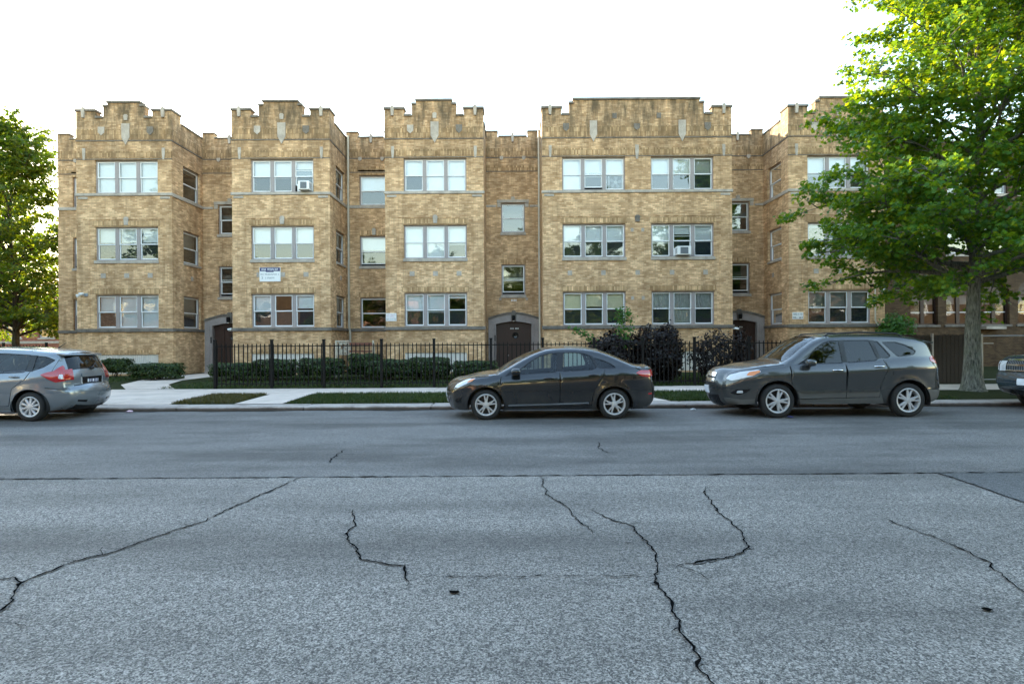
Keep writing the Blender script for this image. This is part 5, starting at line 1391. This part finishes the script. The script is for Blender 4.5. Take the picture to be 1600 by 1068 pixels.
        for k in range(n):
            a0 = 2*math.pi*k/n+sp.get('phase', 0)+(.15 if cx > 2 else 0)
            for da0, da1 in (((-.13, -.20), (.13, .20)) if style == 'twin' else ((0, 0),)):
                wa, wb_ = sp['sw']
                pts = []
                for (rad_, da, hw_, yy) in ((.05, da0, wa, .012), (rr*.55, (da0+da1)/2, (wa+wb_)/2, .014), (rr-.018, da1, wb_, .018)):
                    a = a0+da; t = (-math.sin(a), math.cos(a)); pts.append((rad_*math.cos(a), rad_*math.sin(a), t, hw_, yy))
                vs = []
                for (px, pz, t, hw_, yy) in pts:
                    for q, e in ((-1, .020), (-.55, 0), (.55, 0), (1, .020)): vs.append((c[0]+px+t[0]*hw_*q, c[1]+f*(yy+e*.8), c[2]+pz+t[1]*hw_*q))
                    for q in (1, -1): vs.append((c[0]+px+t[0]*hw_*q, c[1]+f*(yy+.045), c[2]+pz+t[1]*hw_*q))
                fs = []
                for i in (0, 1):
                    for k2 in range(6): fs.append((i*6+k2, i*6+(k2+1) % 6, (i+1)*6+(k2+1) % 6, (i+1)*6+k2))
                b.add(vs, fs)
        b.lathe_y([(0, f*.004), (.03, f*.004), (.036, f*.010), (.062, f*.014), (.066, f*.05)], c, 24)
        b.build('rim', M['alloy'], hub, 30)
    # raised piece following the flank; poly in side view
    def patch(s, name, poly, off, mat, sides=(-1, 1), thick=.02, step=.03, smooth=35):
        objs = []
        poly = [(s.mx(p[0]), p[1]) for p in poly]; pr = round_poly(poly, .02, 3); vo, fo, cen = s.side_tri(pr, [], step); y = s.half(vo[:, 0], vo[:, 1]); N = len(pr)
        for sgn in sides:
            b = MB(); vs = [s.wpt(v[0], sgn*(yy+off), v[1]) for v, yy in zip(vo, y)]; b.add(vs, [tuple(f if sgn < 0 else f[::-1]) for f in fo])
            yb = s.half([p[0] for p in pr], [p[1] for p in pr])
            vs = [s.wpt(p[0], sgn*(yy+off), p[1]) for p, yy in zip(pr, yb)]+[s.wpt(p[0], sgn*(yy+off-thick), p[1]) for p, yy in zip(pr, yb)]
            b.add(vs, [(i, (i+1) % N, N+(i+1) % N, N+i) for i in range(N)]); o = b.build(name, mat, s.root); weld(o, smooth); objs.append(o)
        return objs
    # raised piece on the nose / tail strip between two contour points
    def strip_patch(s, name, A, B, t0, t1, off, mat, thick=.015, nu=None, parent=None, nt_=10):
        i0, i1 = s.near(A), s.near(B); i1 = max(i1, i0+1); C, N = s.cont, s.nrm
        nu = nu or max(2, i1-i0)
        def pt(u, t, o_):
            fi = i0+(i1-i0)*u; i = int(min(fi, len(C)-2)); fr = fi-i
            a, b_ = Vector(s.sp_pt(i, t, o_)), Vector(s.sp_pt(min(i+1, len(C)-1), t, o_)); return a.lerp(b_, fr)
        b = MB(); vs = [pt(k/nu, t0+(t1-t0)*j/nt_, off) for k in range(nu+1) for j in range(nt_+1)]
        b.add(vs, [(k*(nt_+1)+j, (k+1)*(nt_+1)+j, (k+1)*(nt_+1)+j+1, k*(nt_+1)+j+1) for k in range(nu) for j in range(nt_)])
        rim = [(k/nu, t0) for k in range(nu+1)]+[(1, t0+(t1-t0)*j/nt_) for j in range(1, nt_+1)]+[(k/nu, t1) for k in range(nu-1, -1, -1)]+[(0, t0+(t1-t0)*j/nt_) for j in range(nt_-1, 0, -1)]
        vs = [pt(u, t, off) for u, t in rim]+[pt(u, t, off-thick) for u, t in rim]; n = len(rim)
        b.add(vs, [(i, (i+1) % n, n+(i+1) % n, n+i) for i in range(n)])
        o = b.build(name, mat, parent or s.root); weld(o, 35); return o
    def mirror(s, x, z, mat):
        for sgn in (-1, 1):
            y = float(s.half([x], [z])[0]); b = MB(); c = s.wpt(x, sgn*(y+.13), z+.045)
            N = 14; prof = [(-.10, .2), (-.085, .7), (-.04, .96), (.03, 1.0), (.07, .93), (.085, .8)]; vs = []; fs = []
            for px, k in prof:
                for j in range(N):
                    a = 2*math.pi*j/N; ca, sa = math.cos(a), math.sin(a)
                    q = (abs(ca)**3.2+abs(sa)**3.2)**(-1/3.2); vs.append((c[0]+px, c[1]+.105*k*ca*q, c[2]+.072*k*sa*q))
            for i in range(len(prof)-1): fs += [(i*N+j, i*N+(j+1) % N, (i+1)*N+(j+1) % N, (i+1)*N+j) for j in range(N)]
            fs += [tuple(range(N-1, -1, -1))]; b.add(vs, fs); o = b.build('mirror', mat, s.root, 40)
            b = MB(); b.add(vs[-N:], [tuple(range(N))]); b.build('mirror_glass', M['chrome'], o)
            b = MB(); b.box(s.X0+x-.05, s.X0+x+.03, min(s.Yc+sgn*(y-.01), c[1]), max(s.Yc+sgn*(y-.01), c[1]), z-.035, z+.005); b.build('mirror_foot', M['trim'], o)
    def handle(s, x, z, mat=None, w_=.20):
        for sgn in (-1, 1):
            y = float(s.half([x], [z])[0]); b = MB()
            b.tube([s.wpt(x-w_/2, sgn*(y-.004), z), s.wpt(x-w_/2+.02, sgn*(y+.032), z+.004), s.wpt(x, sgn*(y+.038), z+.006), s.wpt(x+w_/2-.02, sgn*(y+.032), z+.004), s.wpt(x+w_/2, sgn*(y-.004), z)], [.012, .015, .016, .015, .012], 8); o = b.build('door_handle', mat or M['chrome'], s.root, 60)
            b = MB(); b.ball(s.wpt(x, sgn*(y-.004), z-.008), (.075, .010, .030), 12); b.build('handle_recess', M['trim'], o, 180)
    def sill_strip(s, x0, x1, z0, z1, off, mat, name='sill_trim', dz=0.):
        s.patch(name, [(x0, z0), (x1, z0+dz), (x1, z1+dz), (x0, z1)], off, mat, step=.05)
def weld(o, ang=None):
    bm = bmesh.new(); bm.from_mesh(o.data); bmesh.ops.remove_doubles(bm, verts=bm.verts, dist=.0012); bm.to_mesh(o.data); bm.free()
    if ang is not None:
        o.data.shade_smooth()
        if ang < 180: o.data.set_sharp_from_angle(angle=R(ang))

# ---- dark grey sedan
S = dict(squash=(.75, .14, 3.95, .07), L=4.50, paint=M['paint_sedan'], sill=.20, wheels=(.88, 3.528), wr=.318, rim=.222, arch=.372, spokes=(5, 'twin'), sw=(.020, .015), phase=.3, round=.08,
  contour=[(.20,.19,.05),(.07,.24,.10),(.02,.36,.14),(.0,.52,.16),(.035,.64,.16),(.13,.735,.12),(.32,.815,.06),(.62,.885,.05),(.92,.935,.05),(1.14,.97,.06),
           (1.30,1.045,.09),(1.62,1.225,.09),(1.90,1.36,.07),(2.12,1.432,.055),(2.40,1.464,.05),(2.72,1.466,.05),(3.02,1.442,.05),(3.25,1.395,.055),
           (3.50,1.30,.07),(3.78,1.175,.07),(3.98,1.105,.05),(4.20,1.082,.03),(4.36,1.072,.04),(4.42,1.03,.06),(4.43,.92,.07),(4.44,.80,.08),(4.48,.66,.09),(4.50,.52,.09),(4.46,.36,.08),(4.36,.25,.06),(4.24,.21,.05)],
  belt=[(0,.66),(.3,.80),(.6,.87),(1.1,.90),(1.5,.915),(2.4,.975),(3.2,1.035),(3.7,1.06),(4.5,1.04)],
  hw=[(.15,.80),(.24,.855),(.36,.885),(.50,.898),(.64,.910),(.78,.918),(.90,.898),(1.0,.85)], tumble=.47, nose=(1.05,.62), tail=(.95,.72), creases=[(-.13,.010,.05)],
  windows=[('f', [(1.50,.945),(1.60,1.03),(1.80,1.18),(2.02,1.305),(2.20,1.352),(2.36,1.368),(2.335,.99)], M['carglass']),
           ('r', [(2.475,1.0),(2.50,1.372),(2.74,1.372),(2.94,1.345),(3.06,1.30),(3.16,1.06),(3.1,1.04)], M['carglass']),
           ('q', [(3.23,1.068),(3.13,1.27),(3.30,1.21),(3.48,1.13),(3.58,1.075)], M['carglass'])],
  blacks=[[(2.30,.99),(2.33,1.385),(2.53,1.388),(2.50,.995)], [(1.26,.895),(1.46,.93),(1.58,1.045),(1.40,1.01)], [(3.09,1.05),(3.20,1.07),(3.10,1.31),(3.03,1.32)]],
  seams=[[(1.20,.90),(1.17,.70),(1.20,.45),(1.27,.27)], [(2.415,.98),(2.41,.6),(2.40,.27)], [(3.34,1.04),(3.30,.90),(3.17,.70),(3.09,.52),(3.06,.30)], [(1.27,.275),(2.2,.26),(3.06,.30)],
         [(.52,.86),(.95,.90),(1.15,.93)], [(3.98,1.075),(4.16,.98),(4.26,.90),(4.40,.885)]],
  doors=[('f', [(1.21,.90),(1.48,.93),(2.41,.985),(2.40,.275),(1.275,.285),(1.20,.5),(1.18,.7)]), ('r', [(2.42,.985),(3.20,1.05),(3.33,1.04),(3.29,.90),(3.16,.70),(3.08,.52),(3.05,.305),(2.41,.275)])],
  screens=[((1.17,.985),(2.02,1.405),M['carglass'],'windscreen'), ((3.28,1.385),(3.90,1.128),M['carglass'],'rear_window')],
  strip_black=[((.03,.33),(.005,.50),.72)], cabin=(1.35, 3.5))
FXW = (758.8-800)*11.9/FPX
sed = Car('sedan', 'dark grey four-door sedan parked facing left at the kerb', S, FXW-.88, 11.84+.915)
sed.build_body()
sed.patch('headlight', [(.10,.685),(.16,.745),(.40,.835),(.66,.868),(.55,.80),(.36,.73),(.18,.66)], .006, M['clear_lens'])
sed.patch('turn_lamp', [(.42,.775),(.50,.835),(.64,.862),(.55,.80)], .010, M['amber_lens'])
sed.patch('tail_light', [(3.98,.955),(4.10,1.005),(4.40,1.02),(4.425,.88),(4.30,.86),(4.12,.89)], .006, M['red_lens'])
sed.strip_patch('tail_light', (4.42,1.00), (4.435,.90), .62, .93, .006, M['red_lens']); sed.strip_patch('tail_light', (4.42,1.00), (4.435,.90), -.93, -.62, .006, M['red_lens'])
sed.strip_patch('grille', (.02,.36), (.0,.50), -.62, .62, .004, M['black']); sed.strip_patch('licence_plate', (.005,.47), (.012,.575), -.24, .24, .012, M['plate'])
for k in range(5): sed.strip_patch('grille_bar', (.02-.004*k,.37+.022*k), (.018-.004*k,.378+.022*k), -.62, .62, .010, M['ink'], nu=2)
sed.patch('fog_lamp', [(.10,.40),(.16,.45),(.30,.47),(.26,.38),(.16,.345)], .004, M['trim'])
sed.sill_strip(1.34, 3.0, .285, .315, .012, M['chrome'], dz=.045)
sed.mirror(1.50, .955, S['paint']); sed.handle(2.18, .86, S['paint']); sed.handle(3.10, .92, S['paint'])
sed.patch('fuel_flap', [(3.64,.86),(3.82,.86),(3.82,.99),(3.64,.99)], .0025, S['paint'], sides=(1,), thick=.004)
sed.patch('reflector', [(4.30,.50),(4.40,.50),(4.40,.535),(4.30,.53)], .005, M['red_lens'])
b = MB(); b.tube([sed.wpt(3.10, 0, 1.47), sed.wpt(3.22, 0, 1.53)], [.012, .004], 6); b.build('antenna', M['black'], sed.root)

# ---- grey off-roader
S = dict(squash=(.75, -.05, 4.0, .16), L=4.66, paint=M['paint_suv'], sill=.29, wheels=(.93, 3.63), wr=.355, rim=.245, arch=.425, spokes=(5, 'twin'), sw=(.026, .018), phase=.0, round=.095,
  contour=[(.22,.25,.06),(.08,.30,.12),(.02,.44,.16),(.0,.60,.18),(.015,.76,.18),(.07,.885,.15),(.22,.975,.08),(.50,1.05,.06),(.85,1.105,.06),(1.12,1.145,.07),
           (1.28,1.23,.10),(1.55,1.43,.10),(1.80,1.59,.08),(2.02,1.665,.06),(2.35,1.70,.05),(2.80,1.71,.05),(3.30,1.70,.05),(3.75,1.665,.05),(4.08,1.61,.05),(4.24,1.565,.05),
           (4.30,1.50,.06),(4.40,1.33,.08),(4.50,1.16,.08),(4.54,1.02,.08),(4.56,.88,.08),(4.62,.74,.09),(4.66,.62,.10),(4.65,.46,.09),(4.56,.34,.07),(4.42,.29,.06)],
  belt=[(0,.80),(.3,.95),(.7,1.04),(1.1,1.07),(1.6,1.085),(2.4,1.11),(3.1,1.16),(3.7,1.20),(4.3,1.20),(4.66,1.15)],
  hw=[(.22,.84),(.30,.88),(.42,.90),(.55,.915),(.70,.935),(.83,.945),(.92,.925),(1.0,.88)], tumble=.29, nose=(1.15,.60), tail=(1.05,.70), creases=[(-.17,.010,.06)],
  windows=[('f', [(1.53,1.125),(1.62,1.25),(1.80,1.43),(1.98,1.545),(2.14,1.585),(2.29,1.59),(2.30,1.14)], M['tinted']),
           ('r', [(2.40,1.145),(2.39,1.59),(2.92,1.59),(3.03,1.215),(2.99,1.19)], M['tinted']),
           ('q', [(3.10,1.235),(3.00,1.575),(3.08,1.572),(3.30,1.27),(3.25,1.24)], M['tinted']),
           ('t', [(3.46,1.265),(3.19,1.56),(3.46,1.545),(3.66,1.48),(3.86,1.36),(3.80,1.31)], M['tinted'])],
  blacks=[[(2.27,1.135),(2.26,1.605),(2.43,1.608),(2.43,1.145)], [(2.90,1.605),(3.03,1.20),(3.12,1.23),(3.02,1.595)], [(1.36,1.10),(1.52,1.12),(1.60,1.25)]],
  seams=[[(1.20,1.08),(1.20,.80),(1.25,.55),(1.36,.40)], [(2.35,1.12),(2.36,.8),(2.35,.40)], [(3.14,1.19),(3.20,1.0),(3.12,.85),(3.05,.66),(3.04,.42)], [(1.36,.40),(3.04,.42)],
         [(.50,1.02),(.85,1.075),(1.10,1.10)], [(4.22,1.22),(4.36,1.02),(4.40,.75),(4.62,.72)], [(3.30,.96),(3.30,.86)]],
  doors=[('f', [(1.21,1.08),(1.53,1.10),(2.345,1.12),(2.345,.405),(1.37,.405),(1.26,.55),(1.21,.80)]), ('r', [(2.355,1.12),(3.13,1.18),(3.19,1.0),(3.11,.85),(3.04,.66),(3.03,.425),(2.36,.405)])],
  clads=[[(1.30,.285),(3.15,.285),(3.05,.545),(1.32,.545)], [(.05,.25),(.60,.25),(.56,.40),(.30,.37),(.04,.40)], [(4.0,.28),(4.66,.28),(4.66,.56),(4.05,.58)]],
  screens=[((1.15,1.165),(1.88,1.625),M['carglass'],'windscreen'), ((4.31,1.47),(4.47,1.21),M['tinted'],'rear_window')],
  strip_black=[((.10,.29),(.02,.46),.80)], strip_clad=[((4.655,.56),(4.42,.29))], cabin=(1.4, 3.9))
XW = (1080+531/4-800)*11.93/FPX
suv = Car('sport_utility_car', 'grey sport utility car with roof rails parked between sedan and maple', S, XW-.93, 11.84+.94)
suv.build_body()
suv.patch('headlight', [(.055,.80),(.12,.885),(.30,.955),(.58,1.005),(.62,.965),(.46,.87),(.24,.80),(.12,.765)], .006, M['clear_lens'])
suv.patch('turn_lamp', [(.36,.885),(.42,.955),(.60,.99),(.60,.955),(.46,.875)], .011, M['amber_lens'])
suv.patch('fog_lamp', [(.10,.50),(.20,.585),(.44,.60),(.36,.52),(.22,.465)], .004, M['trim'])
suv.patch('fog_lamp_lens', [(.20,.505),(.22,.56),(.30,.565),(.31,.515)], .012, M['clear_lens'])
for sgn, (t0, t1) in enumerate(((-.98, -.80), (.80, .98))): suv.strip_patch('tail_light', (4.41,1.31), (4.50,1.14), t0, t1, .006, M['red_lens'])
suv.patch('tail_light', [(4.20,1.16),(4.22,1.23),(4.34,1.28),(4.43,1.24),(4.50,1.12),(4.40,1.10)], .006, M['red_lens'])
suv.strip_patch('grille', (.005,.68), (.06,.87), -.66, .66, .004, M['black'])
for k in range(4):
    A = (.004+.012*k, .69+.050*k); suv.strip_patch('grille_bar', A, (A[0]+.006, A[1]+.022), -.64, .64, .014, M['chrome'], nu=2)
suv.strip_patch('emblem', (.02,.755), (.04,.825), -.10, .10, .022, M['chrome']); suv.strip_patch('licence_plate', (.0,.50), (.0,.62), -.26, .26, .014, M['plate'])
suv.strip_patch('rear_plate', (4.545,.98), (4.56,.86), -.22, .22, .01, M['plate'])
suv.sill_strip(1.36, 3.06, .535, .565, .012, S['paint'])
suv.mirror(1.56, 1.10, S['paint']); suv.handle(2.16, .985); suv.handle(3.02, 1.055)
for sgn in (-1, 1):
    b = MB(); b.tube([suv.wpt(2.05, sgn*.56, 1.665), suv.wpt(2.15, sgn*.565, 1.735), suv.wpt(2.8, sgn*.57, 1.765), suv.wpt(3.6, sgn*.565, 1.735), suv.wpt(3.75, sgn*.56, 1.66)], .018, 8); b.build('roof_rail', M['black'], suv.root, 60)
b = MB(); b.cbox(suv.X0+4.0, suv.X0+4.40, suv.Yc-.56, suv.Yc+.56, 1.575, 1.615, .014, T=lambda x, y, z: (x, y, z-(x-suv.X0-4.0)*.14)); b.build('spoiler', S['paint'], suv.root, 40)
b = MB(); b.tube([suv.wpt(3.72, 0, 1.69), suv.wpt(3.90, 0, 1.75)], [.012, .004], 6); b.build('antenna', M['black'], suv.root)

# ---- silver hatchback
S = dict(squash=(.7, .10, 3.9, .0), L=4.15, paint=M['paint_hatch'], sill=.21, wheels=(.80, 3.40), wr=.312, rim=.212, arch=.368, spokes=(10, 'one'), sw=(.022, .026), phase=.1, round=.085,
  contour=[(.20,.20,.05),(.07,.26,.10),(.02,.40,.14),(.0,.56,.15),(.04,.70,.14),(.16,.80,.10),(.40,.90,.06),(.70,.98,.06),(.92,1.03,.07),(1.10,1.11,.10),(1.40,1.28,.10),(1.66,1.40,.08),
           (1.95,1.49,.06),(2.30,1.528,.05),(2.75,1.53,.05),(3.20,1.51,.05),(3.55,1.475,.05),(3.76,1.44,.05),(3.83,1.40,.06),(3.90,1.27,.09),(3.985,1.08,.10),(4.02,.99,.10),(4.04,.90,.10),(4.04,.78,.10),(4.06,.70,.11),(4.13,.64,.13),(4.15,.54,.13),(4.13,.40,.12),(4.05,.29,.09),(3.92,.23,.06)],
  belt=[(0,.72),(.4,.86),(.9,.95),(1.5,.97),(2.4,1.0),(3.2,1.04),(3.7,1.10),(4.15,1.06)],
  hw=[(.18,.76),(.28,.80),(.40,.825),(.55,.84),(.70,.852),(.82,.852),(.92,.832),(1.0,.79)], tumble=.40, nose=(1.0,.60), tail=(.95,.74), creases=[(-.16,.012,.05)],
  windows=[('f', [(1.22,1.0),(1.34,1.11),(1.60,1.27),(1.90,1.39),(2.12,1.42),(2.10,1.01)], M['carglass']), ('r', [(2.22,1.015),(2.24,1.42),(2.70,1.42),(3.30,1.385),(3.28,1.05)], M['carglass']),
           ('q', [(3.42,1.06),(3.42,1.372),(3.62,1.345),(3.80,1.285),(3.62,1.15)], M['carglass'])],
  blacks=[[(2.07,1.01),(2.09,1.435),(2.27,1.437),(2.25,1.01)], [(3.26,1.05),(3.28,1.40),(3.45,1.39),(3.45,1.05)], [(1.02,.97),(1.20,1.0),(1.32,1.11)]],
  seams=[[(1.02,.97),(1.02,.7),(1.10,.34)], [(2.18,1.0),(2.19,.6),(2.17,.30)], [(3.40,1.05),(3.32,.88),(3.05,.70),(2.96,.34)], [(1.10,.33),(2.96,.33)], [(3.86,1.30),(3.80,1.0)], [(3.70,.70),(3.95,.66),(4.10,.655)]],
  doors=[('f', [(1.03,.97),(1.22,.99),(2.175,1.0),(2.165,.335),(1.11,.345),(1.03,.7)]), ('r', [(2.185,1.0),(3.28,1.04),(3.39,1.045),(3.31,.88),(3.04,.70),(2.955,.345),(2.18,.335)])],
  screens=[((.96,1.045),(1.78,1.44),M['carglass'],'windscreen'), ((3.84,1.385),(3.985,1.08),M['tinted'],'rear_window')], strip_black=[((4.10,.35),(3.92,.23),.9)], cabin=(1.2, 3.6))
XW = (31.5-800)*12.16/FPX+.23
hat = Car('hatchback', 'silver hatchback at the left kerb showing its tailgate and red lamps', S, XW-3.40, 12.08+.85)
hat.build_body()
hat.patch('tail_light', [(3.62,.985),(3.72,1.03),(3.84,1.06),(3.935,1.175),(3.970,1.10),(4.015,.98),(4.036,.84),(3.90,.815),(3.80,.87)], .008, M['red_lens'])
hat.patch('reversing_lamp', [(3.95,.90),(3.955,.985),(3.995,.985),(4.015,.88)], .013, M['clear_lens'])
hat.patch('headlight', [(.12,.74),(.22,.82),(.62,.94),(.80,.97),(.60,.85),(.30,.72)], .006, M['clear_lens'])
for t0, t1 in ((-1.09, -.80), (.80, 1.09)): hat.strip_patch('tail_light', (3.98,1.09), (4.04,.84), t0, t1, .007, M['red_lens'])
hat.strip_patch('tailgate_garnish', (4.03,.945), (4.04,.905), -.50, .50, .022, S['paint'])
hat.strip_patch('plate_recess', (4.04,.895), (4.045,.745), -.50, .50, .003, M['trim']); pl = hat.strip_patch('licence_plate', (4.04,.875), (4.042,.765), -.26, .26, .012, M['plate'])
for k, t in enumerate((-.20, -.13, -.06, .04, .11, .18)): hat.strip_patch('plate_mark', (4.04,.845), (4.042,.79), t, t+(.045 if k % 2 else .035), .0135, M['navy'], nu=2, nt_=2, parent=pl)
hat.strip_patch('tailgate_seam', (4.05,.722), (4.053,.712), -.82, .82, .001, M['trim'], nu=2)
for s_ in (-1, 1):
    t = s_*.50; hat.strip_patch('plate_trim', (4.04,.90), (4.05,.73), min(t, t*1.06), max(t, t*1.06), .012, M['alloy'], nt_=2)
for t0, t1 in ((-.90, -.55), (.55, .90)): hat.strip_patch('reflector', (4.14,.45), (4.135,.42), t0, t1, .004, M['trim'])
b = MB(); b.cbox(hat.X0+3.60, hat.X0+3.95, hat.Yc-.56, hat.Yc+.56, 1.425, 1.465, .014, T=lambda x, y, z: (x, y, z-(x-hat.X0-3.6)*.16)); b.build('spoiler', S['paint'], hat.root, 40)
p0, p1 = Vector(hat.sp_pt(hat.near((4.0,1.04)), .02, .02)), Vector(hat.sp_pt(hat.near((3.95,1.16)), .42, .015))
b = MB(); b.tube([p0, p0.lerp(p1, .5)+Vector((.01, 0, 0)), p1], .010, 6); b.cbox(p0.x-.04, p0.x+.03, p0.y-.05, p0.y+.05, p0.z-.03, p0.z+.03, .012); b.build('rear_wiper', M['black'], hat.root)
hat.mirror(1.30, .99, S['paint']); hat.handle(2.00, .90, S['paint']); hat.handle(3.10, .945, S['paint'])
hat.patch('fuel_flap', [(3.56,.83),(3.73,.83),(3.73,.96),(3.56,.96)], .0025, S['paint'], sides=(-1,), thick=.004)
b = MB(); b.tube([hat.wpt(3.35, 0, 1.53), hat.wpt(3.55, 0, 1.66)], [.012, .004], 6); b.build('antenna', M['black'], hat.root)
b = MB(); b.tube([hat.wpt(3.95, .35, .26), hat.wpt(4.10, .35, .26)], .03, 12); b.build('exhaust', M['galv'], hat.root, 60)

# ---- blue grey pickup, only its nose is in view
S = dict(squash=(.6, .05, 5.2, .05), L=5.6, paint=M['paint_truck'], sill=.42, wheels=(1.0, 4.35), wr=.39, rim=.245, arch=.47, spokes=(6, 'one'), sw=(.04, .035), round=.07,
  contour=[(.30,.34,.05),(.10,.40,.06),(.02,.52,.07),(.0,.66,.07),(.03,.76,.06),(.08,.86,.05),(.09,1.02,.05),(.13,1.12,.05),(.24,1.18,.04),(.7,1.225,.04),(1.25,1.26,.05),
           (1.50,1.40,.08),(1.85,1.62,.08),(2.10,1.72,.06),(2.6,1.76,.05),(3.2,1.75,.05),(3.55,1.70,.05),(3.68,1.45,.05),(3.74,1.22,.04),(4.2,1.20,.02),(5.4,1.19,.02),(5.52,1.12,.02),(5.54,.85,.03),(5.6,.70,.05),(5.58,.52,.05),(5.45,.44,.04)],
  belt=[(0,1.0),(.3,1.12),(1.3,1.16),(3.7,1.18),(5.6,1.16)], hw=[(.30,.92),(.40,.95),(.6,.975),(.8,.985),(.94,.975),(1.0,.95)], tumble=.36, nose=(.7,.80), tail=(.6,.88),
  windows=[('f', [(1.72,1.24),(1.95,1.46),(2.12,1.60),(2.60,1.64),(2.60,1.24)], M['tinted']), ('r', [(2.72,1.24),(2.72,1.64),(3.30,1.62),(3.48,1.24)], M['tinted'])],
  seams=[[(1.52,1.15),(1.52,.5)], [(2.66,1.18),(2.66,.5)], [(3.62,1.18),(3.62,.5)]], doors=[('f', [(1.53,1.16),(2.655,1.17),(2.655,.52),(1.53,.52)]), ('r', [(2.665,1.17),(3.61,1.18),(3.61,.52),(2.665,.52)])],
  screens=[((1.28,1.275),(1.98,1.68),M['carglass'],'windscreen'), ((3.60,1.62),(3.70,1.32),M['tinted'],'rear_window')], strip_black=[((.08,.84),(.12,1.10),.86), ((.30,.34),(.03,.50),.9)], cabin=(1.6, 3.4))
tx_ = (1556-800)*13.55/FPX
trk = Car('pickup_truck', 'blue grey pickup truck cut off at the right edge, grille facing the grey car', S, tx_-.02, 11.80+.985, 'truck')
trk.build_body()
trk.strip_patch('grille', (.085,.86), (.12,1.10), -.72, .72, .005, M['black'])
trk.strip_patch('grille_surround', (.118,1.09), (.135,1.125), -.74, .74, .016, M['chrome'])
for A, B in (((.086,.985), (.088,1.025)), ((.08,.865), (.082,.90))): trk.strip_patch('grille_bar', A, B, -.70, .70, .02, M['chrome'], nu=2)
for t in [-.66+.06*k for k in range(23)]: trk.strip_patch('grille_bar', (.08,.87), (.118,1.09), t, t+.010, .010, M['ink'], nt_=2)
for t0, t1 in ((-.98, -.75), (.75, .98)): trk.strip_patch('headlight', (.08,.87), (.12,1.10), t0, t1, .008, M['clear_lens'])
trk.patch('headlight', [(.09,.88),(.12,1.09),(.40,1.12),(.34,.90)], .006, M['clear_lens'])
trk.strip_patch('bumper', (.01,.56), (.04,.79), -.97, .97, .035, S['paint']); trk.strip_patch('licence_plate', (.0,.60), (.01,.71), -.16, .16, .045, M['plate'])
trk.patch('bumper', [(.02,.56),(.05,.79),(.40,.79),(.42,.56)], .02, S['paint'])
trk.mirror(1.75, 1.20, M['black']); trk.handle(2.48, 1.02); trk.handle(3.42, 1.03)
